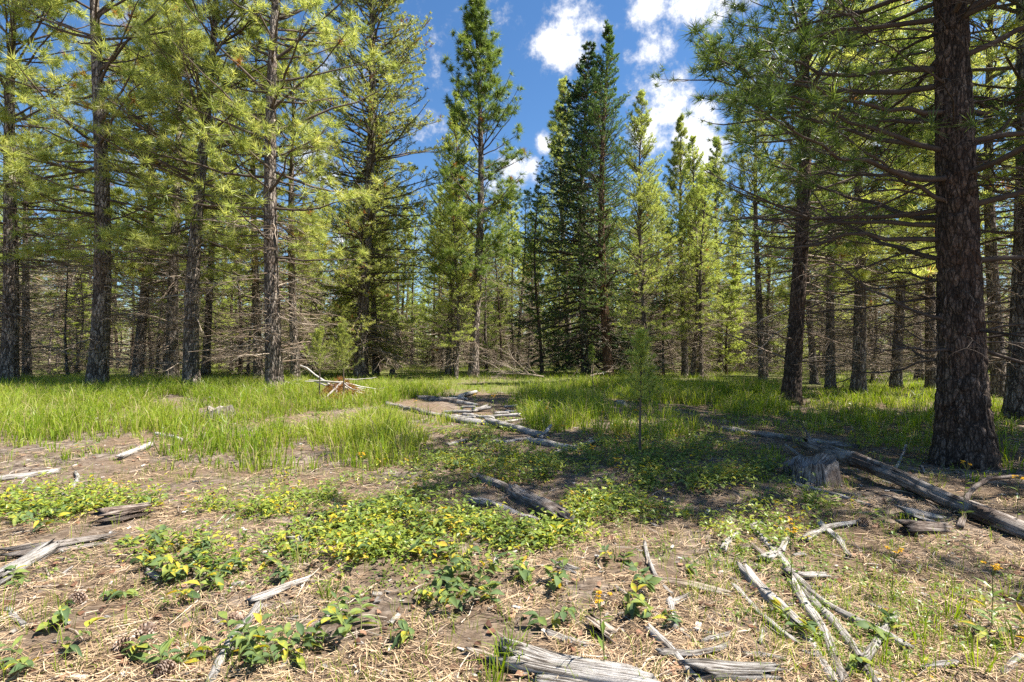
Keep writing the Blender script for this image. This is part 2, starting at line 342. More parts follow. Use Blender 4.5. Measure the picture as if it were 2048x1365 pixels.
def wood_mat(name, c0, c1, c2, bark=0.0):
    m, t = mat_base(name)
    g = nd(t, 'ShaderNodeAttribute', attribute_name='grain').outputs['Vector']
    oc = nd(t, 'ShaderNodeTexCoord').outputs['Object']
    oi = nd(t, 'ShaderNodeObjectInfo')
    mp = nd(t, 'ShaderNodeMapping', {'Vector': g, 'Scale': (26.0, 5.0, 1.0)}).outputs[0]
    off = nd(t, 'ShaderNodeVectorMath', {0: mp, 1: oi.outputs['Location']}, operation='ADD').outputs[0]
    n1 = nd(t, 'ShaderNodeTexNoise', {'Vector': off, 'Scale': 1.0, 'Detail': 8.0, 'Roughness': 0.7, 'Distortion': 0.3})
    n2 = nd(t, 'ShaderNodeTexNoise', {'Vector': oc, 'Scale': 5.0, 'Detail': 4.0})
    s = nd(t, 'ShaderNodeMath', {0: n2.outputs['Fac'], 1: 0.5, 2: n1.outputs['Fac']}, operation='MULTIPLY_ADD')
    c = ramp(t, s.outputs[0], [(0.56, tuple(v * .35 for v in c0)), (0.66, c0), (0.73, c1), (0.86, c2)])
    n3 = nd(t, 'ShaderNodeTexNoise', {'Vector': oc, 'Scale': 3.0, 'Detail': 5.0, 'Roughness': 0.65})
    f = nd(t, 'ShaderNodeMapRange', {'Value': n3.outputs['Fac'], 'From Min': 0.5, 'From Max': 0.6, 'To Min': 0.0, 'To Max': bark})
    c = nd(t, 'ShaderNodeMixRGB', {'Fac': f.outputs[0], 'Color1': c, 'Color2': (0.075, 0.05, 0.038, 1)}).outputs[0]
    v = nd(t, 'ShaderNodeMapRange', {'Value': oi.outputs['Random'], 'To Min': 0.78, 'To Max': 1.15})
    c = nd(t, 'ShaderNodeHueSaturation', {'Color': c, 'Value': v.outputs[0]}).outputs[0]
    bp = nd(t, 'ShaderNodeBump', {'Height': n1.outputs['Fac'], 'Strength': 1.0, 'Distance': 0.02})
    p = nd(t, 'ShaderNodeBsdfPrincipled', {'Base Color': c, 'Roughness': 0.85, 'Specular IOR Level': 0.2, 'Normal': bp.outputs[0]})
    nd(t, 'ShaderNodeOutputMaterial', {'Surface': p.outputs[0]}); return m
M['wood'] = wood_mat('weathered_grey_wood', (0.13, 0.108, 0.09), (0.32, 0.29, 0.26), (0.50, 0.47, 0.44), 0.12)
M['wood_tan'] = wood_mat('weathered_tan_wood', (0.16, 0.11, 0.08), (0.38, 0.30, 0.23), (0.56, 0.48, 0.40), 0.2)
M['wood_bark'] = wood_mat('grey_wood_with_bark', (0.08, 0.065, 0.055), (0.26, 0.22, 0.19), (0.45, 0.40, 0.36), 0.8)
M['rot'] = wood_mat('rotten_brown_wood', (0.055, 0.038, 0.03), (0.17, 0.125, 0.10), (0.36, 0.31, 0.27), 0.4)

# ground
m, t = mat_base('forest_floor'); M['ground'] = m
oc = nd(t, 'ShaderNodeTexCoord').outputs['Object']
def streak(ang, s, seed):
    mp = nd(t, 'ShaderNodeMapping', {'Vector': oc, 'Rotation': (0, 0, ang), 'Location': (seed, seed * 2, 0), 'Scale': (9 * s, 90 * s, 1)}).outputs[0]
    return nd(t, 'ShaderNodeTexNoise', {'Vector': mp, 'Scale': 1.0, 'Detail': 4.0, 'Roughness': 0.6, 'Distortion': 0.6}).outputs['Fac']
a = streak(0.3, 1, 1); b = streak(1.7, 1.1, 5); c_ = streak(2.5, 0.9, 9)
mxa = nd(t, 'ShaderNodeMath', {0: a, 1: b}, operation='MAXIMUM').outputs[0]
mxb = nd(t, 'ShaderNodeMath', {0: mxa, 1: c_}, operation='MAXIMUM').outputs[0]
big = nd(t, 'ShaderNodeTexNoise', {'Vector': oc, 'Scale': 0.9, 'Detail': 6.0, 'Roughness': 0.6}).outputs['Fac']
mid = nd(t, 'ShaderNodeTexNoise', {'Vector': oc, 'Scale': 9.0, 'Detail': 5.0, 'Roughness': 0.7}).outputs['Fac']
cl = ramp(t, mxb, [(0.44, (0.04, 0.026, 0.018)), (0.55, (0.145, 0.10, 0.066)), (0.65, (0.27, 0.195, 0.13)), (0.8, (0.38, 0.31, 0.25))])
cg = ramp(t, mid, [(0.38, (0.055, 0.042, 0.034)), (0.52, (0.19, 0.15, 0.12)), (0.68, (0.34, 0.285, 0.235))])
rdn = nd(t, 'ShaderNodeTexNoise', {'Vector': oc, 'Scale': 2.3, 'Detail': 7.0, 'Roughness': 0.7}).outputs['Fac']
rdf = nd(t, 'ShaderNodeMapRange', {'Value': rdn, 'From Min': 0.58, 'From Max': 0.7, 'To Min': 0.0, 'To Max': 0.5}).outputs[0]
f1 = nd(t, 'ShaderNodeMapRange', {'Value': big, 'From Min': 0.42, 'From Max': 0.62}).outputs[0]
cm = nd(t, 'ShaderNodeMixRGB', {'Fac': f1, 'Color1': cl, 'Color2': cg}).outputs[0]
cm = nd(t, 'ShaderNodeMixRGB', {'Fac': rdf, 'Color1': cm, 'Color2': (0.12, 0.06, 0.036, 1)}).outputs[0]
# mossy, low green cover between the tufts further off
gn = nd(t, 'ShaderNodeTexNoise', {'Vector': oc, 'Scale': 0.35, 'Detail': 8.0, 'Roughness': 0.7}).outputs['Fac']
sp = nd(t, 'ShaderNodeSeparateXYZ', {'Vector': oc})
fy = nd(t, 'ShaderNodeMapRange', {'Value': sp.outputs['Y'], 'From Min': 9.0, 'From Max': 22.0, 'To Min': 0.0, 'To Max': 0.32}).outputs[0]
gf = nd(t, 'ShaderNodeMath', {0: gn, 1: fy}, operation='ADD').outputs[0]
gf = nd(t, 'ShaderNodeMapRange', {'Value': gf, 'From Min': 0.66, 'From Max': 0.82, 'To Min': 0.0, 'To Max': 0.75}).outputs[0]
cm = nd(t, 'ShaderNodeMixRGB', {'Fac': gf, 'Color1': cm, 'Color2': (0.13, 0.16, 0.035, 1)}).outputs[0]
hh = nd(t, 'ShaderNodeMath', {0: mid, 1: mxb}, operation='ADD').outputs[0]
bp = nd(t, 'ShaderNodeBump', {'Height': hh, 'Strength': 0.9, 'Distance': 0.03})
p = nd(t, 'ShaderNodeBsdfPrincipled', {'Base Color': cm, 'Roughness': 0.95, 'Specular IOR Level': 0.1, 'Normal': bp.outputs[0]})
nd(t, 'ShaderNodeOutputMaterial', {'Surface': p.outputs[0]})

# ------------------------------------------------------------------ ground sheet
def axis(lo, hi, step, far, g=1.13):
    c = list(np.arange(lo, hi + step / 2, step)); s = step
    r = [];  x = c[-1]
    while x < far: s *= g; x += s; r.append(x)
    s = step; x = c[0]; l = []
    while x > -far: s *= g; x -= s; l.append(x)
    return np.array(l[::-1] + c + r)
gx = axis(-4.5, 4.5, 0.055, 900, 1.15); gy = axis(1.6, 8.0, 0.055, 1400, 1.15)
XX, YY = np.meshgrid(gx, gy)
ZZ = gz(XX, YY) + 0.02 * (fbm(XX / .11, YY / .11, 21, 2) - .5)
mb = MB(); nx, ny = len(gx), len(gy)
idx = np.arange(nx * ny).reshape(ny, nx)
mb.add(np.stack([XX, YY, ZZ], -1), quads=np.stack([idx[:-1, :-1], idx[:-1, 1:], idx[1:, 1:], idx[1:, :-1]], -1).reshape(-1, 4))
g = mb.obj('ground', M['ground'], smooth=True); g['kind'] = 'structure'
g['label'] = 'forest floor of dry pine needles and soil'

# ------------------------------------------------------------------ trees
def trunk_mesh(mb, rng, H, r0, sides, rings, flare=0.45, rough=0.02, curve=0.12, hmax=None, seed=1):
    hm = hmax or H
    h = np.concatenate([np.linspace(-0.25, 1.0, max(6, rings // 5)), np.linspace(1.0, hm, rings)[1:]])
    ax = np.zeros((len(h), 3)); ax[:, 2] = h
    ph = rng.uniform(0, 6.28, 4)
    ax[:, 0] = curve * np.sin(h / H * 5 + ph[0]) - curve * np.sin(ph[0]); ax[:, 1] = curve * np.sin(h / H * 4 + ph[1]) - curve * np.sin(ph[1])
    rr = trunk_r(h, H, r0, flare)
    a = np.arange(sides) / sides * 2 * np.pi
    A, Hh = np.meshgrid(a, h)
    lob = 1 + 0.5 * flare * np.exp(-np.maximum(Hh, 0) / 0.35) * (fbm(np.cos(A) * 1.6 + 7, np.sin(A) * 1.6 + 3, seed, 2) - 0.5)
    # bark plates: ridged noise, stretched up the trunk
    per = A / 6.2832 * max(8, round(2 * np.pi * r0 / 0.075))
    k = max(8, round(2 * np.pi * r0 / 0.075))
    def rn(sx, sy, sd):
        x = np.mod(A / 6.2832, 1) * k * sx
        return vn(np.where(x > k * sx - 1e-6, 0, x) + 2.2 * vn(A * 3, Hh * 3, sd + 3), Hh * sy, sd)
    n1 = rn(1, 5.5, seed + 11); n2 = rn(2, 14, seed + 17)
    disp = rough * (np.minimum(np.abs(n1 - 0.5) * 5, 1) - 0.6) + rough * 0.6 * (n2 - 0.5)
    Rr = rr[:, None] * lob + disp * np.clip(rr[:, None] / r0, 0.2, 1)
    V = ax[:, None, :] + np.stack([np.cos(A) * Rr, np.sin(A) * Rr, 0 * A], -1)
    n = len(h); i = np.arange(n - 1)[:, None] * sides; j = np.arange(sides)[None]; j2 = (j + 1) % sides
    q = np.stack([i + j, i + j2, i + sides + j2, i + sides + j], -1).reshape(-1, 4)
    mb.add(V, quads=q, uv=np.stack([A / 6.2832, Hh], -1))
    return lambda hh: np.stack([np.interp(hh, h, ax[:, 0]), np.interp(hh, h, ax[:, 1]), hh], -1)
def trunk_r(h, H, r0, flare=0.45):
    return r0 * (np.clip(1 - h / H, 0.02, 1.2) ** 0.75 + flare * np.exp(-np.maximum(h, -0.3) / 0.42))

def tree_parts(seed, H, r0, cb, Lmax, dead_to=None, dead_from=1.0, nd_=40, deadL=1.6, whorl=0.42, per=5, el=(-5, 55), bend=(0.12, 0.30), shape='dome',
               fol='tuft', K=40, nl=0.19, nw=0.007, sec=7, ter=3, secl=0.38, terl=0.5, needle='needle', bark='bark', bare=0.45, sides=40, rings=160,
               rough=0.02, deadtuft=0.01, bright=0.0, lift=0.12, dsec=7, curve=0.2, hmax=None, tsides=5, keep=1.0, dbend=-0.12, dter=2, toplen=0.08, flare=0.45,
               merge=False):
    """meshes of a conifer: trunk, crown (living limbs and needles), dead_branches"""
    rng = np.random.default_rng(seed); out = {}
    mb = MB(); axf = trunk_mesh(mb, rng, H, r0, sides, rings, flare, rough, curve, hmax, seed)
    tmb = mb
    if not merge: out['trunk'] = mb.mesh('trunk', M[bark], smooth=True)
    # living limbs
    hs = []; h = cb
    top = H * 0.985
    while h < top:
        u = (h - cb) / (H - cb)
        n = max(2, int(per * (1 if u < 0.85 else 0.7)) + int(rng.integers(-1, 2)))
        hs += [(h + rng.normal(0, 0.10 * whorl * 3), rng.uniform(0, 6.283) ) for _ in range(n)]
        h += whorl * rng.uniform(0.7, 1.3) * lerp(1, 0.6, u)
    hs = np.array(hs); hh = np.clip(hs[:, 0], cb * 0.9, top); az = hs[:, 1]
    u = np.clip((hh - cb) / (H - cb), 0, 1)
    if shape == 'dome': prof = np.sqrt(np.clip(1 - u ** 2.0, 0, 1)) * lerp(0.75, 1, np.clip(u * 5, 0, 1))
    elif shape == 'cone': prof = (1 - u) ** 0.8 * lerp(0.8, 1, np.clip(u * 6, 0, 1))
    elif shape == 'spire': prof = (1 - u) ** 0.65 * lerp(0.6, 1, np.clip(u * 3, 0, 1))
    else: prof = np.clip(1.25 * (1 - u) ** 0.6 * lerp(0.55, 1, np.clip(u * 2.2, 0, 1)), 0, 1)
    Ln = Lmax * np.maximum(prof, toplen) * rng.uniform(0.65, 1.15, len(hh))
    ee = R(1) * (lerp(el[0], el[1], u ** 0.8) + rng.normal(0, 8, len(hh)))
    d = np.stack([np.cos(az) * np.cos(ee), np.sin(az) * np.cos(ee), np.sin(ee)], -1)
    base = axf(hh) + np.stack([np.cos(az), np.sin(az), 0 * az], -1) * (trunk_r(hh, H, r0, flare) * 0.6)[:, None]
    P = grow(rng, base, d, Ln, 7, lerp(bend[0], bend[1], u), 0.022)
    lm = MB(); r1 = 0.010 + 0.0115 * Ln
    r1 = np.minimum(r1, trunk_r(hh, H, r0) * 0.7 + 0.004)
    tubes(lm, P, rad(r1, 7, 0.2), tsides, tint=rng.uniform(0.3, 0.7, len(P)))
    p2, d2, l2 = kids(rng, P, Ln, sec, 0.18, 0.97, 48, lift, secl, keep)
    l2 = np.maximum(l2, 0.10); P2 = grow(rng, p2, d2, l2, 4, np.full(len(p2), 0.15), 0.03)
    P2l = P2 if fol == 'tuft' else P2[:, [0, 1, 3]]
    tubes(lm, P2l, rad(0.004 + 0.008 * l2, P2l.shape[1], 0.35), 3, tint=rng.uniform(0.3, 0.75, len(P2)))
    cr = MB()
    shoots = []
    if ter:
        p3, d3, l3 = kids(rng, P2, l2, ter, 0.35, 1.0, 42, lift + 0.05, terl, keep)
        l3 = np.maximum(l3, 0.08); P3 = grow(rng, p3, d3, l3, 3, np.full(len(p3), 0.15), 0.03)
        P3l = P3[:, [0, 2]]
        tubes(lm, P3l, rad(0.003 + 0.006 * l3, 2, 0.5), 3, tint=rng.uniform(0.3, 0.75, len(P3)))
    nm = M[needle]
    def tip(PP): return PP[:, -1], nz(PP[:, -1] - PP[:, -2])
    if fol == 'tuft':
        # leaves sit only on the outer part of each limb
        for PP in ([P, P2, P3] if ter else [P, P2]):
            pt, dt = tip(PP); rad2 = np.hypot(pt[:, 0], pt[:, 1]); loc = np.clip((pt[:, 2] - cb) / (H - cb), 0, 1)
            k = rad2 > bare * Lmax * np.interp(loc, [0, 0.6, 1], [1, 0.6, 0.0]) * rng.uniform(0.6, 1.2, len(pt))
            dt = nz(dt + UP * 0.25)
            tufts(cr, rng, pt[k], dt[k], K, nl, nw, dead=deadtuft, bright=bright)
    else:
        lists = [P2] + ([P3] if ter else []) + [P[:, 3:]]
        for q, PP in enumerate(lists):
            mid = PP[:, PP.shape[1] // 2]; rad2 = np.hypot(mid[:, 0], mid[:, 1]); loc = np.clip((mid[:, 2] - cb) / (H - cb), 0, 1)
            k = rad2 > bare * Lmax * np.interp(loc, [0, 0.6, 1], [1, 0.5, 0.0]) * rng.uniform(0.6, 1.2, len(mid))
            brush(cr, rng, PP[k], K if q < 2 else K * 2, nl, nw, dead=deadtuft, bright=bright)
    if merge:
        off = cr.n; lm.t = [q + off for q in lm.t]; lm.q = [q + off for q in lm.q]; cr.v += lm.v; cr.tint += lm.tint; cr.uv += lm.uv; cr.t += lm.t; cr.q += lm.q; cr.tm += [q + 1 for q in lm.tm]; cr.qm += [q + 1 for q in lm.qm]; cr.n += lm.n
        out['needles'] = cr.mesh('crown', [nm, M['limb']])
    else: out['limbs'] = lm.mesh('limbs', M['limb'], smooth=True); out['needles'] = cr.mesh('needles', nm)
    # dead lower branches
    if nd_:
        dt_ = dead_to or cb + 1.0
        hd = np.sort(rng.uniform(dead_from, dt_, nd_)); azd = rng.uniform(0, 6.283, nd_); e = R(1) * rng.normal(0, 12, nd_)
        dl = deadL * rng.uniform(0.35, 1.1, nd_)
        d = np.stack([np.cos(azd) * np.cos(e), np.sin(azd) * np.cos(e), np.sin(e)], -1)
        base = axf(hd) + np.stack([np.cos(azd), np.sin(azd), 0 * azd], -1) * (trunk_r(hd, H, r0, flare) * 0.7)[:, None]
        Pd = grow(rng, base, d, dl, 6, np.full(nd_, dbend) + rng.normal(0, 0.12, nd_), 0.035)
        dm = MB(); tubes(dm, Pd, rad(0.007 + 0.009 * dl, 6, 0.2), 4, tint=rng.uniform(0.1, 0.9, nd_))
        p2, d2, l2 = kids(rng, Pd, dl, dsec, 0.15, 0.97, 50, -0.05, 0.42, 0.9)
        Q = grow(rng, p2, d2, l2, 5, rng.normal(-0.05, 0.3, len(p2)), 0.05)
        tubes(dm, Q, rad(0.003 + 0.006 * l2, 5, 0.4), 3, tint=rng.uniform(0.1, 1.0, len(Q)))
        if dter:
            p3, d3, l3 = kids(rng, Q, l2, dter, 0.3, 1.0, 50, -0.05, 0.6, 0.9)
            Q3 = grow(rng, p3, d3, l3, 3, rng.normal(-0.05, 0.4, len(p3)), 0.06)
            tubes(dm, Q3, rad(0.0025 + 0.005 * l3, 3, 0.5), 3, tint=rng.uniform(0.1, 1.0, len(Q3)))
        if merge:
            off = tmb.n; tmb.v += dm.v; tmb.tint += dm.tint; tmb.uv += dm.uv; tmb.q += [q + off for q in dm.q]; tmb.qm += [q + 1 for q in dm.qm]; tmb.n += dm.n
        else: out['dead'] = dm.mesh('dead_branches', M['dead'], smooth=True)
    if merge: out['trunk'] = tmb.mesh('trunk', [M[bark], M['dead']], smooth=True)
    return out
def plant_tree(parts, name, label, loc, rz, s, lean=(0, 0), group=None, cat='tree', sz=None):
    o = empty(name, loc, rz, s); tag(o, label, cat, group)
    if sz: o.scale = (s, s, sz)
    e = Euler((0, 0, rz)).to_matrix(); lm = Euler((R(lean[1]), R(lean[0]), 0)).to_matrix()
    o.rotation_euler = (lm @ e).to_euler()
    link('trunk', parts['trunk'], o)
    c = link('crown', parts['needles'], o)
    if 'limbs' in parts: link('limbs', parts['limbs'], c)['kind'] = 'stuff'
    if 'dead' in parts: link('dead_branches', parts['dead'], o)['kind'] = 'stuff'
    LAST[0] = o
    return o

PR = {}; LAST = [None]; BGT = []
PR['pa'] = tree_parts(11, 20, .29, 5.4, 4.0, nd_=84, deadL=2.1, dsec=9, per=4, whorl=.6, K=32, nl=.40, nw=.021, sec=6, ter=2, keep=.82, el=(-12, 48), bare=.22, deadtuft=.02, bright=.08)
PR['pb'] = tree_parts(12, 19, .27, 4.8, 3.7, nd_=84, deadL=2.1, dsec=9, per=4, whorl=.6, K=32, nl=.40, nw=.021, sec=6, ter=2, keep=.82, el=(-10, 50), bare=.22, deadtuft=.015, bright=.1)
PR['pc'] = tree_parts(13, 18, .22, 5.0, 3.0, nd_=84, deadL=2.0, dsec=8, per=4, whorl=.55, K=28, nl=.35, nw=.021, sec=5, ter=2, keep=.75, el=(-10, 48), bare=.28, deadtuft=.02, bright=.06)
PR['t11'] = tree_parts(14, 19, .24, 4.6, 3.4, nd_=30, deadL=1.9, per=4, whorl=.5, K=30, nl=.33, nw=.022, sec=6, ter=2, el=(8, 62), bend=(.1, .35), shape='spire', bare=.26, needle='needle_dark', bright=.08, rings=120, sides=28)
PR['t13'] = tree_parts(15, 20, .24, 3.8, 3.0, nd_=34, deadL=1.9, per=5, whorl=.55, K=22, nl=.26, nw=.018, el=(2, 60), bend=(.1, .35), shape='spire', bare=.26, needle='needle', rings=80, sides=20, ter=2, bright=.05)
PR['lodge'] = tree_parts(16, 14, .13, 2.2, 2.5, nd_=40, deadL=1.5, per=5, whorl=.42, fol='brush', K=14, nl=.11, nw=.015, sec=9, ter=2, el=(0, 55), bare=.16, shape='spire', needle='needle_lime', rings=70, sides=20, bright=.1)
PR['fir'] = tree_parts(17, 22, .27, 1.5, 3.3, nd_=70, deadL=2.8, per=6, whorl=.42, fol='brush', K=17, nl=.12, nw=.026, sec=9, ter=2, el=(-14, 45), bend=(-.02, .2), bare=.1, shape='dome', needle='needle', rings=90, sides=24, bright=.06, deadtuft=.03, dbend=-.3)
PR['spruce'] = tree_parts(18, 18.5, .24, .8, 4.6, nd_=30, deadL=1.6, dead_to=3, dead_from=.5, per=7, whorl=.36, fol='brush', K=13, nl=.12, nw=.033, sec=10, ter=2, el=(-22, 30), bend=(-.03, .12), bare=.1, shape='cone', needle='needle_spruce', keep=.85, rings=70, sides=20, lift=-.08, bright=.02, deadtuft=.02)
PR['larch'] = tree_parts(19, 18.5, .25, 2.2, 3.3, nd_=40, deadL=1.7, per=5, whorl=.36, fol='brush', K=13, nl=.085, nw=.017, sec=9, ter=2, el=(0, 40), bend=(.05, .22), bare=.1, shape='cone', needle='needle_larch', bark='bark_red', rings=90, sides=24, bright=.06)
PR['skinny'] = tree_parts(20, 10.5, .09, 2.0, .95, nd_=30, deadL=.8, per=4, whorl=.4, fol='brush', K=14, nl=.08, nw=.015, sec=6, ter=2, el=(0, 45), bare=.1, shape='spire', needle='needle_dark', bark='bark_dark', rings=50, sides=12)
print('protos', time.time() - T0)
bgp = [('pine', dict(H=18, r0=.18, cb=5.0, Lmax=2.7, el=(-8, 50), needle='needle_lime')), ('pine', dict(H=16, r0=.15, cb=4.2, Lmax=2.4, el=(-5, 55), needle='needle_lime')),
       ('pine', dict(H=20, r0=.20, cb=5.8, Lmax=2.8, el=(-8, 50), needle='needle_lime')), ('lodge', dict(H=15, r0=.13, cb=2.4, Lmax=2.1, fol='brush', K=9, nl=.12, nw=.028, ter=2, sec=8, bare=.15, shape='spire', needle='needle')),
       ('fir', dict(H=17, r0=.17, cb=1.4, Lmax=2.5, fol='brush', K=9, nl=.12, nw=.03, ter=2, sec=9, bare=.1, shape='cone', el=(-15, 35), needle='needle_dark')),
       ('young', dict(H=7, r0=.07, cb=.5, Lmax=1.6, fol='brush', K=10, nl=.11, nw=.024, ter=2, sec=8, bare=.08, shape='cone', el=(-5, 50), needle='needle_lime', nd_=14, deadL=1.0, whorl=.32, dead_from=.2)),
       ('snag', dict(H=7.5, r0=.06, cb=5.6, Lmax=.8, fol='brush', K=6, nl=.10, nw=.02, ter=1, sec=4, bare=.05, shape='spire', needle='needle_dark', nd_=150, deadL=1.7, dead_from=.15, dead_to=6.6, dsec=6, deadtuft=.25))]
BG = []
for i, (k, d) in enumerate(bgp):
    a = dict(merge=True, nd_=95, deadL=2.3, dead_from=.4, whorl=.75, per=4, K=16, nl=.34, nw=.03, sec=5, ter=1, bare=.3, bright=.08, sides=12, rings=36, tsides=4, dsec=7, dter=2, bark='bark_dark' if i % 2 else 'bark', rough=.01)
    a.update(d); BG.append((k, tree_parts(40 + i, **a)))
print('bg protos', time.time() - T0)

# the trees one can tell apart: (proto, name, pixel x, metres away, scale, turn, lean, label)
MAIN = [
 ('pb', 'pine_tree', 18, 19.5, 1.0, 0.5, (1.6, 0), 'grey-barked pine leaning inward at the left picture edge'),
 ('pc', 'pine_tree', 55, 25, .8, 2.2, (1, 0), 'thin pine just behind the leaning edge pine on the left'),
 ('pa', 'pine_tree', 194, 18, 1.02, 1.1, (0.3, 0), 'thick rough-barked pine, stoutest trunk of the left group'),
 ('pc', 'pine_tree', 275, 23, .98, 0.3, (0, 0), 'dark straight pine right of the stoutest trunk in the left group'),
 ('pb', 'pine_tree', 346, 22, .88, 3.0, (0, 0), 'pale-barked pine with many dead twigs between two darker left trunks'),
 ('pa', 'pine_tree', 384, 17.5, .86, 4.1, (1.6, 0), 'dark pine leaning right with a kinked branch, in the left group'),
 ('pc', 'pine_tree', 412, 27, .9, 5.1, (0, 0), 'pine half hidden behind the dark leaning pine'),
 ('pc', 'pine_tree', 517, 24, .92, 1.9, (0, 0), 'slim dark pine just left of the pale cracked trunk'),
 ('pb', 'pine_tree', 550, 17, .98, 2.0, (0.6, 0), 'tall pine with pale cracked trunk and broad bright crown'),
 ('pc', 'pine_tree', 592, 20.5, .78, 4.0, (-0.8, 0), 'slim dark pine just right of the pale cracked trunk'),
 ('fir', 'fir_tree', 722, 25, 1.15, 0.8, (0, 0), 'big dense fir with drooping dead lower branches behind the brush pile'),
 ('fir', 'fir_tree', 752, 27, .62, 2.9, (0, 0), 'smaller fir close against the big dense fir'),
 ('lodge', 'pine_tree', 897, 27, 1.08, 1.0, (0.5, 0), 'bushy yellow-green pine left of the tall narrow pine'),
 ('lodge', 'pine_tree', 912, 24, .7, 3.0, (0, 0), 'thin dark pole pine beside the tall narrow pine'),
 ('t11', 'pine_tree', 947, 25, 1.0, 0.0, (0, 0), 'tall narrow pine standing clear against blue sky'),
 ('skinny', 'pine_tree', 1084, 27, 1.0, 0.0, (0, 0), 'skinny dark young conifer above the bleached fallen branches'),
 ('t13', 'pine_tree', 1138, 38, 1.09, 2.0, (0, 0), 'pine with pointed top behind the dark spruce'),
 ('spruce', 'spruce_tree', 1172, 28, 1.0, 0.0, (0.6, 0), 'dark conical spruce with brown cone-laden top'),
 ('larch', 'larch_tree', 1217, 26, 0.98, 1.0, (0.2, 0), 'airy green larch with reddish trunk, tallest beside the spruce'),
 ('lodge', 'pine_tree', 1293, 21, .86, 4.0, (0, 0), 'bright lime-green pine with slim trunk right of the larch'),
 ('t13', 'pine_tree', 1370, 28, .72, 1.0, (0, 0), 'slender pine, left one of the twin trunks with bare grey branches'),
 ('lodge', 'pine_tree', 1384, 26.5, .9, 2.0, (1.2, 0), 'slender pine, right one of the twin trunks with bare grey branches'),
 ('t13', 'pine_tree', 1440, 36, .82, 3.0, (0, 0), 'pine with dark top behind the large shaded pine'),
 ('pc', 'pine_tree', 1525, 22, .72, 1.0, (0, 0), 'slim dark pine left of the large shaded pine'),
 ('pc', 'pine_tree', 1628, 22, .66, 2.6, (0, 0), 'thin dark pine just right of the large shaded pine'),
 ('pc', 'pine_tree', 1660, 19.5, .74, 3.6, (0, 0), 'thin pine, first of two between the large pines'),
 ('pb', 'pine_tree', 1715, 17, .76, 4.6, (0.3, 0), 'mid-sized dark pine halfway between the two large right pines'),
 ('pc', 'pine_tree', 1790, 19, .8, 5.6, (0, 0), 'dark pine close to the left side of the massive trunk'),
 ('pc', 'pine_tree', 1838, 24, .76, .6, (0, 0), 'pine further back beside the massive trunk'),
 ('pb', 'pine_tree', 1864, 19, .7, 1.6, (0, 0), 'pine whose trunk is half hidden by the massive trunk'),
 ('pc', 'pine_tree', 1998, 16, .85, 2.9, (-0.5, 0), 'pine seen just right of the massive trunk'),
 ('pb', 'pine_tree', 2038, 11.3, .9, 3.9, (-0.6, 0), 'dark pine cut off by the right picture edge'),
]
for (k, nm, px, Y, s, rz, lean, lab) in MAIN:
    plant_tree(PR[k], nm, lab, at(px, Y) - Vector((0, 0, .02)), rz, s, lean)

for (X, Y, k, s, rz, lab) in [(-24, 18, 'pa', .95, .4, 'pine outside the left edge, first past the leaning edge pine'), (-28, 23, 'pb', .9, 2.4, 'pine outside the left edge, further from the leaning edge pine'), (11.4, 6.0, 'pb', .8, 1.0, 'pine outside the right edge, nearest the massive trunk'), (14.5, 9.8, 'pa', .85, 2.0, 'pine outside the right edge, further back'), (12.6, 7.6, 'fir', .62, .5, 'unseen fir added for shade outside the right edge')]:
    plant_tree(PR[k], 'pine_tree', lab, (X, Y, float(gz(X, Y))), rz, s)  # the right-edge fir is unseen, added to deepen shade around the massive trunk
# the large shaded pine, right of centre: its own mesh
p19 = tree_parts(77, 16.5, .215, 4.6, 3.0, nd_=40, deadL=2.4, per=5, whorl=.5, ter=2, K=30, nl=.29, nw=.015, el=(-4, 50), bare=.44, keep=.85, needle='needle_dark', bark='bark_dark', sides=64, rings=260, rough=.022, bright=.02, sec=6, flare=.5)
plant_tree(p19, 'pine_tree', 'large shaded pine with flared dark trunk right of centre', at(1580, 14.0) - Vector((0, 0, .03)), 0.4, 1.0, (1.0, 0))

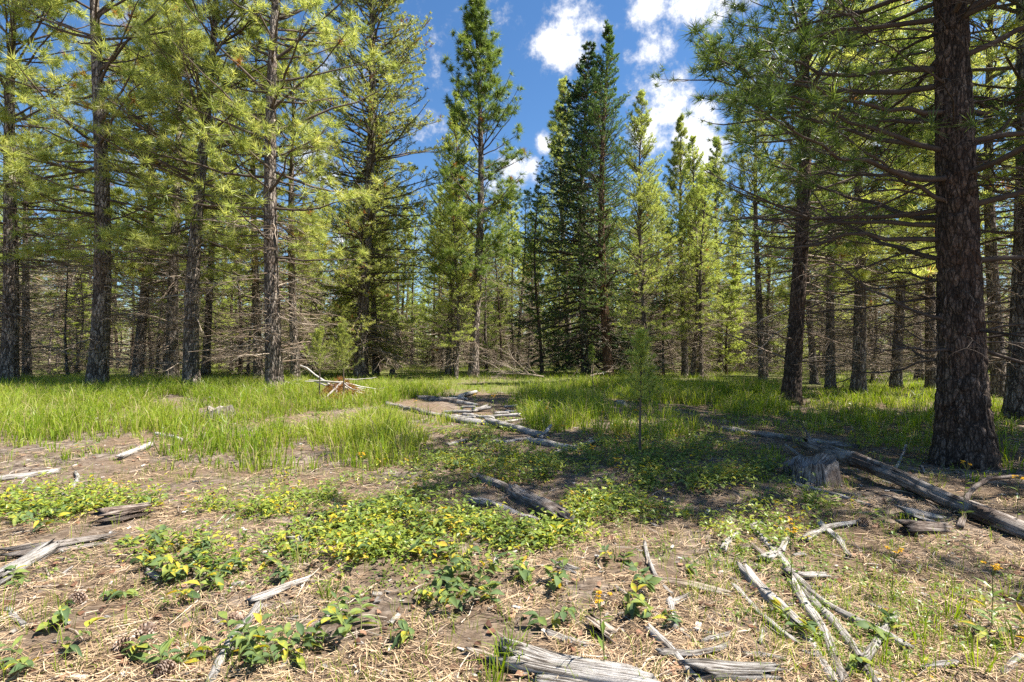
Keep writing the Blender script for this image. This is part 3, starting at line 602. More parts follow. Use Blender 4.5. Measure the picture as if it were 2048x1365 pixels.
# the massive pine at the right: every limb a part of its own
rng = np.random.default_rng(5)
H20, r20 = 14.0, .26
big = empty('pine_tree', at(1926, 6.75) - Vector((0, 0, .05)), 0, 1)
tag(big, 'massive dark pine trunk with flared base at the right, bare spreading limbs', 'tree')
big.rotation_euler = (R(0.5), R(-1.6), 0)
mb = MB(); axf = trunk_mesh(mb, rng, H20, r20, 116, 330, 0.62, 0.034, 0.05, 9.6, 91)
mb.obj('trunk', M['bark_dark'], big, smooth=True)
crown = MB(); rng = np.random.default_rng(8)
hs = []
h = 1.6
while h < 9.4:
    n = 3 if h < 3 else 5
    az0 = rng.uniform(0, 6.28)
    for q in range(n): hs.append((h + rng.normal(0, .08), az0 + q * 6.283 / n + rng.normal(0, .3)))
    h += rng.uniform(.32, .5)
for (h, az) in hs:
    live = h > 3.6
    toward_cam = math.sin(az) < -0.55
    if toward_cam and h < 5.5 and rng.uniform() < .8: continue
    Ls = (rng.uniform(1.0, 2.2) if h < 2.6 else rng.uniform(2.2, 3.6)) * (1.0 if h < 7 else .8)
    e = R(rng.normal(2 if h < 4 else 10, 9))
    d = np.array([[math.cos(az) * math.cos(e), math.sin(az) * math.cos(e), math.sin(e)]])
    b = axf(np.array([h])) + np.array([[math.cos(az), math.sin(az), 0]]) * trunk_r(h, H20, r20, .62) * .75
    Ln = np.array([Ls])
    P = grow(rng, b, d, Ln, 10, np.array([rng.uniform(.0, .4)]), .03)
    lm = MB(); tubes(lm, P, rad(np.array([0.012 + 0.0085 * Ls]), 10, .15), 7, tint=.35)
    p2, d2, l2 = kids(rng, P, Ln, 12, .2, .98, 46, .08, .36)
    P2 = grow(rng, p2, d2, l2, 6, rng.normal(.12, .2, len(p2)), .03); tubes(lm, P2, rad(.004 + .006 * l2, 6, .3), 3, tint=.45)
    p3, d3, l3 = kids(rng, P2, l2, 3, .25, 1, 46, .05, .6)
    P3 = grow(rng, p3, d3, l3, 4, rng.normal(.1, .3, len(p3)), .05); tubes(lm, P3, rad(.0025 + .005 * l3, 4, .5), 3, tint=.5)
    lm.obj('limb', M['limb'], big, smooth=True)
    if live:
        for PP in (P, P2, P3):
            pt = PP[:, -1]; r = np.hypot(pt[:, 0], pt[:, 1]); k = r > 1.7 * rng.uniform(.7, 1.2, len(pt))
            tufts(crown, rng, pt[k], nz(PP[k, -1] - PP[k, -2] + UP * .2), 34, .24, .012, bright=-.02)
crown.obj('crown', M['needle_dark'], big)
nb = 70; hd = np.sort(rng.uniform(1.3, 7.5, nb)); azd = rng.uniform(0, 6.283, nb); e = R(1) * rng.normal(2, 12, nb); dl = rng.uniform(.7, 2.4, nb)
d = np.stack([np.cos(azd) * np.cos(e), np.sin(azd) * np.cos(e), np.sin(e)], -1)
b = axf(hd) + np.stack([np.cos(azd), np.sin(azd), 0 * azd], -1) * (trunk_r(hd, H20, r20, .62) * .8)[:, None]
Pd = grow(rng, b, d, dl, 8, rng.normal(-.12, .16, nb), .035); dm = MB(); tubes(dm, Pd, rad(.005 + .0055 * dl, 8, .25), 4, tint=rng.uniform(0, .6, nb))
p2, d2, l2 = kids(rng, Pd, dl, 8, .2, .97, 48, -.1, .42); Q = grow(rng, p2, d2, l2, 5, rng.normal(-.1, .3, len(p2)), .05); tubes(dm, Q, rad(.0025 + .004 * l2, 5, .5), 3, tint=rng.uniform(0, .7, len(Q)))
dm.obj('dead_branches', M['limb'], big, smooth=True)['kind'] = 'stuff'
print('big trees', time.time() - T0)

# background stand: slender pines one behind the other
rng = np.random.default_rng(33)
spots = []
def ok(x, y, dmin):
    return all((x - a) ** 2 + (y - b) ** 2 > dmin * dmin for a, b in spots)
ZONES = [(-60, 640, 29, 44, 26, 'behind the left group of thick pines', 0), (-60, 640, 44, 80, 24, 'far behind the left group of thick pines', 0),
         (600, 1080, 30, 50, 24, 'behind the big fir and the tall narrow pine', 0), (600, 1080, 50, 80, 20, 'far back beyond the tall narrow pine', 0),
         (1060, 1420, 33, 52, 20, 'behind the spruce and larch', 0), (1060, 1420, 52, 85, 14, 'far back beyond the spruce and larch', 0),
         (1400, 2110, 25, 42, 24, 'behind the two large right pines', 0), (1400, 2110, 42, 80, 24, 'far behind the two large right pines', 0),
         (985, 1110, 36, 62, 9, 'in the gap', 0),
         (-60, 700, 26, 60, 26, 'low among the trunks behind the left pines', 1), (700, 1420, 30, 60, 26, 'low among the trunks in the middle distance', 1), (1400, 2110, 26, 60, 24, 'low among the trunks behind the right pines', 1),
         (-60, 640, 23, 46, 26, 'x', 2), (640, 1060, 28, 46, 12, 'x', 2), (1240, 1560, 28, 44, 16, 'x', 2), (1560, 2110, 22, 44, 22, 'x', 2),
         (-700, -100, 24, 60, 26, 'x', 0), (2150, 2750, 22, 60, 24, 'x', 0), (-700, -100, 24, 45, 10, 'x', 2), (2150, 2750, 20, 45, 10, 'x', 2)]
KN = {'pine': 'pine_tree', 'lodge': 'pine_tree', 'fir': 'fir_tree', 'young': 'young_pine', 'snag': 'dead_tree'}
KL = {'pine': 'slender long-needled pine with dead lower twigs', 'lodge': 'slender short-needled pine', 'fir': 'dark bushy fir', 'young': 'small bushy young pine', 'snag': 'thin dying tree full of bare brown twigs'}
for (x0, x1, y0, y1, n, where, low) in ZONES:
    c = 0; tr = 0
    while c < n and tr < 900:
        tr += 1
        Y = math.sqrt(rng.uniform(y0 * y0, y1 * y1)); px = rng.uniform(x0, x1); X = (px - 1024) / F * Y
        if not ok(X, Y, 1.7): continue
        # how high the far trees stand against the sky
        top = np.interp(px, [-100, 560, 700, 840, 900, 1060, 1090, 1250, 1300, 1420, 1500, 1800, 2100], [290, 320, 320, 330, 340, 380, 400, 330, 350, 340, 320, 320, 300])
        hmax = 1.5 + Y * (700 - top) / F
        k, parts = BG[low + 4 if low else rng.choice(5, p=[.24, .24, .24, .16, .12])]
        s = rng.uniform(.72, 1.12)
        h0 = {'pine': 18, 'lodge': 15, 'fir': 17, 'young': 7, 'snag': 7.5}[k]
        s = min(s, hmax / h0 * rng.uniform(.75, 1.0))
        if s < .3: continue
        spots.append((X, Y)); c += 1
        plant_tree(parts, KN[k], KL[k] + ' ' + where, (X, Y, float(gz(X, Y)) - .03), rng.uniform(0, 6.28), s, (rng.normal(0, 1.6), rng.normal(0, 1.6)),
                   group=KL[k].split(' with')[0] + 's in the background stand')
        BGT.append((k, px, Y, LAST[0]))
# each far tree is told apart by the gap it shows in and its order there
SECT = [(-999, -99, 'outside the left picture edge'), (2150, 2999, 'outside the right picture edge'), (-99, 110, 'right of the left edge pine'), (110, 235, 'behind the stoutest left trunk'), (235, 330, 'behind the dark straight left pine'), (330, 440, 'behind the dark leaning left pine'),
        (440, 535, 'left of the pale cracked trunk'), (535, 640, 'right of the pale cracked trunk'), (640, 790, 'behind the big dense fir'), (790, 900, 'between the big fir and tall narrow pine'),
        (900, 1000, 'behind the tall narrow pine'), (1000, 1100, 'above the bleached fallen treetop'), (1100, 1200, 'behind the dark spruce'), (1200, 1260, 'behind the larch'),
        (1260, 1340, 'behind the lime-green pine'), (1340, 1420, 'behind the twin slender trunks'), (1420, 1540, 'left of the large shaded pine'), (1540, 1640, 'behind the large shaded pine'),
        (1640, 1760, 'midway between the large right pines'), (1760, 1880, 'left of the massive trunk'), (1880, 1980, 'behind the massive trunk'), (1980, 2150, 'right of the massive trunk')]
ORD = ['first one back', 'second one back', 'third one back', 'fourth one back', 'fifth one back', 'sixth one back', 'seventh one back', 'eighth one back', 'ninth one back', 'tenth one back', 'eleventh one back', 'twelfth one back', 'thirteenth one back', 'fourteenth one back', 'fifteenth one back', 'sixteenth one back', 'seventeenth one back', 'eighteenth one back', 'nineteenth one back', 'twentieth one back']
KS = {'pine': 'slender long-needled pine', 'lodge': 'slender short-needled pine', 'fir': 'bushy far fir', 'young': 'small bushy young pine', 'snag': 'thin twiggy brown dying tree'}
for (a_, b_, w_) in SECT:
    for kk in KS:
        for i, (k, px, Y, o) in enumerate(sorted([q for q in BGT if q[0] == kk and a_ <= q[1] < b_], key=lambda q: q[2])): o['label'] = KS[kk] + ' ' + w_ + ', ' + ORD[min(i, 19)]
# the wood goes on beyond: one mass
rng = np.random.default_rng(44)
mbm = MB(); mbt = MB()
nf = 380
ang = rng.uniform(-1.12, 1.12, nf); dd = rng.uniform(82, 170, nf); X = np.tan(ang) * dd; Y = dd
Hf = rng.uniform(9, 15, nf); Hf = np.minimum(Hf, 1.5 + Y * .24)
tb = np.stack([X, Y, gz(X, Y) - .1], -1)
P = np.stack([tb, tb + UP * Hf[:, None]], 1); tubes(mbt, P, np.stack([np.full(nf, .17), np.full(nf, .03)], 1), 5, tint=rng.uniform(.2, .6, nf))
K = 150; hh = rng.uniform(.12, 1, (nf, K)); az = rng.uniform(0, 6.283, (nf, K)); rr = (1 - hh) ** .6 * 2.1 * np.sqrt(rng.uniform(.1, 1, (nf, K)))
ps = tb[:, None] + np.stack([np.cos(az) * rr, np.sin(az) * rr, hh * Hf[:, None]], -1)
tufts(mbm, rng, ps.reshape(-1, 3), rng.normal(0, 1, (nf * K, 3)) + UP, 2, .9, .3)
ff = mbm.obj('far_forest', M['needle']); tag(ff, 'distant wood of pines closing the view', 'forest', kind='stuff')
link('trunks', mbt.mesh('trunks', M['dead']), ff)['kind'] = 'stuff'
print('bg trees', time.time() - T0)

# ------------------------------------------------------------------ grass, litter, low herbs (uncountable)
def mask(x, y, els):
    px, py = topx(x, y); m = np.zeros_like(px)
    for (cx, cy, rx, ry, wt) in els:
        d = ((px - cx) / rx) ** 2 + ((py - cy) / ry) ** 2
        m = np.maximum(m, wt * np.clip(1.3 - d * .85, 0, 1) ** 1.5)
    return m * clear(px, py)
def clear(px, py):
    m = np.ones_like(px)          # bare spots kept open around the fallen wood
    for (cx, cy, rx, ry) in [(1045, 1012, 105, 42), (1625, 935, 80, 40), (1090, 886, 110, 18), (900, 826, 130, 26), (1850, 1010, 200, 40), (215, 1046, 60, 20), (682, 785, 60, 26), (442, 830, 40, 16), (1570, 885, 140, 14)]:
        m = np.minimum(m, sstep(.5, 1.15, ((px - cx) / rx) ** 2 + ((py - cy) / ry) ** 2))
    return np.maximum(m, .08)
GR = [(200, 790, 340, 42, 1), (60, 850, 160, 50, .9), (260, 850, 210, 42, .75), (480, 860, 120, 30, .6), (600, 800, 320, 36, .8), (620, 895, 240, 52, .85), (770, 885, 110, 60, 1), (420, 895, 140, 35, .8), (1120, 825, 110, 55, 1),
      (1270, 860, 160, 50, .6), (1400, 790, 210, 32, 1), (1500, 815, 110, 28, .8), (1280, 775, 170, 22, .9), (1800, 830, 300, 60, .45), (1680, 860, 150, 26, .35), (1960, 900, 120, 60, .4),
      (900, 765, 130, 14, .5), (300, 945, 90, 20, .3), (-350, 810, 380, 60, .9), (2450, 850, 380, 90, .45)]
HB = [(660, 1000, 200, 55, 1), (1000, 905, 240, 50, .9), (1120, 980, 240, 70, .95), (860, 1010, 160, 60, .9), (610, 845, 200, 28, .9), (150, 1010, 190, 38, .7), (380, 1130, 120, 50, .45),
      (1400, 930, 200, 60, .75), (980, 1070, 210, 45, .7), (1600, 830, 160, 30, .6), (1800, 860, 260, 60, .35), (720, 1080, 220, 60, .6), (1560, 1040, 160, 60, .25), (1250, 1000, 150, 60, .7), (1330, 880, 180, 40, .7), (880, 900, 120, 40, .7), (430, 1000, 120, 30, .45), (-300, 1020, 300, 60, .5), (2350, 1000, 260, 80, .35)]
def pick(rng, n, y0, y1, power=1.0, wide=1.12):
    u = rng.uniform(size=n)
    if power == 1.0: y = np.sqrt(y0 * y0 + u * (y1 * y1 - y0 * y0))
    elif power == 0.0: y = y0 + u * (y1 - y0)
    else: y = y0 * (y1 / y0) ** u
    x = rng.uniform(-1, 1, n) * (y * (wide - .07) + .7)
    k = rng.uniform(size=n) < .13              # a thinner cover goes on past the edges of the view
    return np.where(k, np.sign(x) * (y * 1.03 + .5 + rng.uniform(0, 1, n) * (y * .45 + .8)), x), y
def blades(mb, rng, cx, cy, K, h, wd, spread, lean=0.55, tint=0.42, tv=0.14, segs=2):
    B = len(cx)
    if B == 0: return
    h = np.broadcast_to(np.asarray(h, float), (B,))
    az = rng.uniform(0, 6.283, (B, K)); r = spread * np.sqrt(rng.uniform(size=(B, K)))
    x = cx[:, None] + np.cos(az) * r; y = cy[:, None] + np.sin(az) * r
    z = gz(x, y) - 0.005
    b = np.stack([x, y, z], -1); hd = az + rng.normal(0, .7, (B, K)); ln = lean * rng.uniform(.15, 1.2, (B, K)); H = h[:, None] * rng.uniform(.55, 1.15, (B, K))
    out = np.stack([np.cos(hd), np.sin(hd), 0 * hd], -1) * (H * ln)[..., None]
    fa = rng.uniform(0, 6.283, (B, K)); sd = np.stack([np.cos(fa), np.sin(fa), 0 * fa], -1) * wd * rng.uniform(.7, 1.3, (B, K))[..., None]
    ti = np.clip(tint + np.zeros((B, 1)) + rng.normal(0, tv * .7, (B, 1)) + rng.normal(0, tv, (B, K)), 0, .8)
    dry = rng.uniform(size=(B, K)) < .14; ti = np.where(dry, rng.uniform(.88, 1, (B, K)), ti)
    if segs == 1:
        V = np.stack([b - sd * .5, b + sd * .5, b + out + UP * (H * (1 - .3 * ln))[..., None]], 2)
        mb.add(V, tris=np.arange(B * K * 3).reshape(-1, 3), tint=np.repeat(ti.ravel(), 3)); return
    m1 = b + out * .28 + UP * (H * .6)[..., None]; tp = b + out + UP * (H * (1 - .35 * ln))[..., None]
    V = np.stack([b - sd * .5, b + sd * .5, m1 + sd * .4, m1 - sd * .4, tp], 2).reshape(-1, 3)
    i = np.arange(B * K)[:, None] * 5
    mb.add(V, tris=i + np.array([[3, 2, 4]]), quads=i + np.array([[0, 1, 2, 3]]), tint=np.repeat(ti.ravel(), 5))
rng = np.random.default_rng(61)
gm = MB()
x, y = pick(rng, 34000, 4.6, 21)
px_, py_ = topx(x, y); mk = mask(x, y, GR); mk = np.maximum(mk, .28 * (px_ < 900) * (py_ < 880) + .2 * (py_ < 930)) * sstep(.36, .68, fbm(x / .9, y / .9, 71, 4) + .22 * mk - .04) * rng.uniform(.6, 1.4, len(x)); k = rng.uniform(size=len(x)) < mk
x, y, mk = x[k], y[k], mk[k]
hgt = lerp(.14, .5, sstep(.05, .8, mk)) * lerp(.7, 1.2, fbm(x / 2.3, y / 2.3, 75, 2))
blades(gm, rng, x, y, 9, hgt * rng.uniform(.5, 1.35, len(x)), .012, .07, tint=.3 + .5 * fbm(x / 1.6, y / 1.6, 77, 2)[:, None], lean=.8, tv=.16); print('tall clumps', len(x))
x, y = pick(rng, 13000, 16, 70, 2.0)           # short grass under the far trees
px, py = topx(x, y)
tan_ = mask(x, y, [(110, 728, 230, 17, 1), (930, 785, 110, 18, 1)])
k = rng.uniform(size=len(x)) < sstep(.3, .55, fbm(x / 4, y / 4, 81, 3)) * (1 - .9 * np.clip(tan_, 0, 1)); x, y = x[k], y[k]
blades(gm, rng, x, y, 11, rng.uniform(.15, .34, len(x)) , .02 * np.ones(1), .35, tint=.5, segs=1)
x, y = pick(rng, 9000, 2.2, 12, 2.0)           # thin scattered grass in the litter
k = rng.uniform(size=len(x)) < .22 + .8 * mask(x, y, [(1750, 1250, 320, 150, .8), (1500, 1130, 220, 120, .6), (1300, 1050, 200, 60, .5), (1750, 1000, 250, 100, .5), (500, 960, 400, 40, .5)])
blades(gm, rng, x[k], y[k], 6, rng.uniform(.05, .16, k.sum()), .0035, .05, tint=.5, lean=.9)
# a few broad-bladed tufts close by
bx = np.array([G(a, b)[:2] for a, b in [(1010, 1340), (985, 1360), (1040, 1330), (600, 1130), (660, 1200), (1750, 1330), (1850, 1290), (1950, 1340), (2030, 1300), (1900, 1240), (1620, 1010), (930, 1120), (540, 980), (5, 1240)]])
blades(gm, rng, bx[:, 0], bx[:, 1], 14, .22, .007, .05, tint=.45, lean=.9)
tag(gm.obj('grass', M['grass']), 'green grass in tall tufts and sparse blades', 'grass', kind='stuff')

# fallen needles and chips
lm = MB(); rng = np.random.default_rng(62)
def litter(n, y0, y1, ln, wd, dens=1.0):
    x, y = pick(rng, n, y0, y1, 2.0)
    k = rng.uniform(size=n) < sstep(.28, .5, fbm(x * 2.2 + 3, y * 2.2, 93, 3)); x, y = x[k], y[k]; n = len(x)
    a = rng.normal(.35, .75, n) + 2.0 * (fbm(x * 1.7, y * 1.7, 91, 2) - .5) * 2 + (rng.uniform(size=n) < .3) * rng.uniform(0, 3.14, n)
    l = ln * rng.uniform(.5, 1.15, n); d = np.stack([np.cos(a), np.sin(a), rng.normal(0, .10, n)], -1)
    z = gz(x, y) + rng.uniform(.004, .028, n); c = np.stack([x, y, z], -1)
    s = np.stack([-np.sin(a), np.cos(a), rng.normal(0, .25, n)], -1) * (wd * rng.uniform(.6, 1.4, n))[:, None]
    cv = np.stack([-np.sin(a), np.cos(a), 0 * a], -1) * (l * rng.normal(0, .08, n))[:, None]
    V = np.stack([c - d * (l * .5)[:, None] - s * .5, c - d * (l * .5)[:, None] + s * .5, c + cv + s * .5, c + cv - s * .5, c + d * (l * .5)[:, None]], 1)
    i = np.arange(n)[:, None] * 5
    lm.add(V, tris=i + np.array([[3, 2, 4]]), quads=i + np.array([[0, 1, 2, 3]]), tint=np.repeat(np.clip(rng.normal(.62, .38, n), 0, 1.4), 5))
litter(54000, 1.8, 5.0, .15, .0028); litter(18000, 4.5, 12, .17, .006)
tag(lm.obj('pine_needle_litter', M['litter']), 'dry tan pine needles matted over the ground', 'needle litter', kind='stuff')
cm_ = MB(); n = 1500
x, y = pick(rng, n, 2.0, 11, 2.0); a = rng.uniform(0, 3.14, n); l = rng.uniform(.006, .022, n) * (1 + 1.0 * (rng.uniform(size=n) < .08)); ww = l * rng.uniform(.2, .5, n); hh = ww * .35
c = np.stack([x, y, gz(x, y) + .008], -1); d = np.stack([np.cos(a), np.sin(a), rng.normal(0, .15, n)], -1) * l[:, None]; s = np.stack([-np.sin(a), np.cos(a), rng.normal(0, .2, n)], -1) * ww[:, None]
u = UP * hh[:, None]
V = np.stack([c - d - s, c + d * rng.uniform(.5, 1, (n, 1)) - s, c + d + s * rng.uniform(.3, 1, (n, 1)), c - d * rng.uniform(.6, 1, (n, 1)) + s, c - d - s + u * 2, c + d * .8 - s + u * 2, c + d + s * .7 + u * 2, c - d * .8 + s + u * 2], 1)
i = np.arange(n)[:, None] * 8
q = np.concatenate([i + np.array([[4, 5, 6, 7]]), i + np.array([[0, 1, 5, 4]]), i + np.array([[1, 2, 6, 5]]), i + np.array([[2, 3, 7, 6]]), i + np.array([[3, 0, 4, 7]])])
cm_.add(V, quads=q, tint=np.repeat(rng.choice([-.2, 0., .2, .5, .9], n), 8))
tag(cm_.obj('wood_chip_debris', M['pale']), 'small bark and wood chips strewn in the litter', 'wood chips', kind='stuff')

fl = MB(); n = 2600
x, y = pick(rng, n, 2.0, 8, 2.0); k = fbm(x * 1.3 + 9, y * 1.3, 97, 3) > .42; x, y = x[k], y[k]; n = len(x)
a = rng.uniform(0, 6.283, n); r_ = rng.uniform(.008, .028, n); q5 = np.arange(5) / 5 * 6.2832
V = np.stack([x[:, None] + np.cos(q5 + a[:, None]) * r_[:, None] * rng.uniform(.5, 1.3, (n, 5)), y[:, None] + np.sin(q5 + a[:, None]) * r_[:, None] * rng.uniform(.5, 1.3, (n, 5)), (gz(x, y) + .014)[:, None] + rng.normal(0, .006, (n, 5))], -1)
V = np.concatenate([V, V + np.array([0, 0, .004])], 1).reshape(-1, 3); i = np.arange(n)[:, None] * 10
fl.add(V, tris=np.concatenate([i + np.array([[5, 6, 7]]), i + np.array([[5, 7, 8]]), i + np.array([[5, 8, 9]])]), quads=np.concatenate([i + np.array([[j, (j + 1) % 5, 5 + (j + 1) % 5, 5 + j]]) for j in range(5)]), tint=np.repeat(rng.uniform(-.1, 1, n), 10))
tag(fl.obj('bark_flake_debris', M['flake']), 'red-brown bark flakes scattered through the needle litter', 'bark flakes', kind='stuff')
tw = MB(); n = 2600
x, y = pick(rng, n, 2.0, 12, 2.0); a = rng.uniform(0, 6.283, n); l = rng.uniform(.05, .26, n)
st = np.stack([x, y, gz(x, y) + .012], -1); en = st + np.stack([np.cos(a) * l, np.sin(a) * l, 0 * a], -1); en[:, 2] = gz(en[:, 0], en[:, 1]) + rng.uniform(.005, .04, n)
md = (st + en) / 2 + rng.normal(0, .012, (n, 3)); md[:, 2] = gz(md[:, 0], md[:, 1]) + .018
tubes(tw, np.stack([st, md, en], 1), rng.uniform(.0015, .005, n)[:, None] * np.array([[1, .9, .5]]), 4, tint=rng.choice([-.4, -.1, .3, .8, 1.3], n))
tag(tw.obj('fine_twig_debris', M['dead']), 'fine broken dead twigs strewn over the litter', 'twig litter', kind='stuff')
# low leafy cover
hm = MB(); rng = np.random.default_rng(63)
def leaves(mb, rng, c, d, ln, wd, tint, up=0.35):
    """folded leaf of 4 triangles: base, two sides, tip"""
    n = len(c); d = nz(d); s = nz(np.cross(d, UP) + 1e-4 + rng.normal(0, .25, (n, 3))); nn = np.cross(s, d)
    m = c + d * (ln * .45)[:, None]
    V = np.stack([c, m - s * (wd * .5)[:, None] + nn * (wd * .15)[:, None], m, m + s * (wd * .5)[:, None] + nn * (wd * .15)[:, None], c + d * ln[:, None] - UP * (ln * .12)[:, None]], 1)
    i = np.arange(n)[:, None] * 5
    mb.add(V, tris=np.concatenate([i + np.array([[0, 2, 1]]), i + np.array([[0, 3, 2]]), i + np.array([[1, 2, 4]]), i + np.array([[2, 3, 4]])]), tint=np.repeat(tint, 5))
def cover(n, y0, y1, els, K, ln, hgt, spread, tint, pw=2.0, patch=.35):
    x, y = pick(rng, n, y0, y1, pw); k = rng.uniform(size=n) < mask(x, y, els) * sstep(patch, patch + .25, fbm(x / .8, y / .8, 95, 3)); x, y = x[k], y[k]; B = len(x)
    az = rng.uniform(0, 6.283, (B, K)); r = spread * np.sqrt(rng.uniform(size=(B, K))) * rng.uniform(.5, 1.2, (B, 1)); X = x[:, None] + np.cos(az) * r; Y = y[:, None] + np.sin(az) * r
    z = gz(X, Y) + hgt * rng.uniform(.1, 1, (B, K)) * rng.uniform(.3, 1.3, (B, 1)) * (1.1 - .6 * r / spread)
    d = np.stack([np.cos(az), np.sin(az), rng.normal(.15, .4, (B, K))], -1)
    l = ln * rng.uniform(.6, 1.3, (B, K)); t_ = np.clip(tint + rng.normal(0, .14, (B, 1)) + rng.normal(0, .1, (B, K)), 0, 1)
    leaves(hm, rng, np.stack([X, Y, z], -1).reshape(-1, 3), d.reshape(-1, 3), l.ravel(), (l * rng.uniform(.42, .6, (B, K))).ravel(), t_.ravel())
    return B
b1 = cover(15000, 3.2, 9.5, HB, 15, .052, .19, .10, .62, patch=.30)
b2 = cover(9000, 4.0, 7.2, [(660, 1000, 200, 55, 1), (620, 850, 200, 30, .8)], 16, .028, .07, .07, .5, patch=.25)
b3 = cover(6000, 8.5, 22, [(1600, 830, 220, 40, 1), (1850, 840, 260, 70, .8), (600, 840, 230, 34, .9), (1000, 860, 220, 40, .8), (1300, 850, 150, 40, .5), (750, 780, 200, 25, .4)], 9, .07, .13, .14, .52)
b4 = cover(3500, 2.3, 5.0, [(1600, 1080, 330, 90, .5), (1800, 1220, 300, 120, .5), (850, 1150, 250, 90, .35), (350, 1130, 300, 90, .3)], 12, .03, .10, .05, .45)
print('cover', b1, b2, b3, b4)
tag(hm.obj('leafy_ground_cover', M['herb']), 'low leafy green and yellowing ground cover', 'ground cover', kind='stuff')
print('ground stuff', time.time() - T0)

# ------------------------------------------------------------------ logs, sticks, stumps
def wood(name, label, pts, th, mat='wood', cat='stick', lift=0.5, sides=14, seed=0, rough=.16, jag=.5, flat=1.0, taper=.8, parent=None, group=None, tip=None):
    """pts: pixel points on the ground; th: thickness in photo pixels at the first point; a weathered piece with split ends"""
    rng = np.random.default_rng(seed + int(pts[0][0]) * 7 + int(pts[0][1]))
    W = [G(*p[:2]) + Vector((0, 0, p[2] if len(p) > 2 else 0)) for p in pts]
    r0 = th / F * (W[0] - Vector((0, 0, CAMZ))).length * .5
    W = np.array([list(v) for v in W])
    seg = np.concatenate([[0], np.cumsum(np.linalg.norm(W[1:] - W[:-1], axis=1))]); tot = seg[-1]
    n = int(np.clip(tot / max(r0 * .6, .015), 8, 20 if th < 8 else 34 if th < 16 else 64)); sides = min(sides, 7) if th < 8 else sides; s = np.linspace(0, tot, n)
    C = np.stack([np.interp(s, seg, W[:, i]) for i in range(3)], -1)
    # smooth bends and a little crookedness
    for _ in range(3): C[1:-1] = (C[:-2] + C[2:] + 2 * C[1:-1]) / 4
    wob = np.stack([vn(s / (r0 * 9) + seed, 0 * s + k * 5.3, seed + k) - .5 for k in range(3)], -1) * r0 * .8
    C = C + wob
    rr = r0 * lerp(1, taper, s / tot) * (1 + .25 * (vn(s / (r0 * 4), 0 * s, seed + 5) - .5))
    C[:, 2] += rr * (lift - .08) * flat
    C0 = C.mean(0); C0[2] = C[:, 2].min() - r0 * .5
    a = np.arange(sides) / sides * 2 * np.pi
    Tn = np.gradient(C, axis=0); Tn = nz(Tn); S = nz(np.cross(Tn, UP)); U = np.cross(S, Tn)
    A, Sg = np.meshgrid(a, s)
    grain = fbm(np.cos(A) * 2.4 + 9 + seed, np.sin(A) * 2.4 + 5 + Sg * .6, seed + 3, 3) - .5
    crk = np.minimum(np.abs(vn(A * sides / 6.2832 * .5, Sg / (r0 * 7), seed + 8) - .5) * 6, 1) - 1
    Rr = rr[:, None] * (1 + rough * 2.2 * grain + rough * .9 * crk)
    end = np.zeros_like(Sg)
    e = r0 * 2.4 * jag
    off = e * (rng.uniform(-1, 1, sides)[None] * np.exp(-(tot - Sg) / (r0 * 1.2)) + rng.uniform(-1, 1, sides)[None] * np.exp(-Sg / (r0 * 1.2)))
    V = C[:, None] + (S[:, None] * np.cos(A)[..., None] + U[:, None] * (np.sin(A) * flat)[..., None]) * Rr[..., None] + Tn[:, None] * off[..., None]
    mb = MB()
    i = np.arange(n - 1)[:, None] * sides; j = np.arange(sides)[None]; j2 = (j + 1) % sides
    q = np.stack([i + j, i + j2, i + sides + j2, i + sides + j], -1).reshape(-1, 4)
    caps = np.stack([C[0] + Tn[0] * r0 * .25 * jag, C[-1] - Tn[-1] * r0 * .25 * jag]); nv = n * sides
    tr = [[nv, (k + 1) % sides, k] for k in range(sides)] + [[nv + 1, nv - sides + k, nv - sides + (k + 1) % sides] for k in range(sides)]
    uv = np.stack([A / 6.2832 * max(1, r0 / .02) * .5, Sg], -1).reshape(-1, 2)
    mb.add(np.concatenate([V.reshape(-1, 3), caps]) - C0, quads=q, tris=tr, uv=np.concatenate([uv, [[.3, 0], [.6, 0]]]))
    o = mb.obj(name, M[mat], parent, smooth=True); o.location = C0
    if parent is not None: o.location = Vector(C0) - parent.location
    else: tag(o, label, cat, group)
    return o
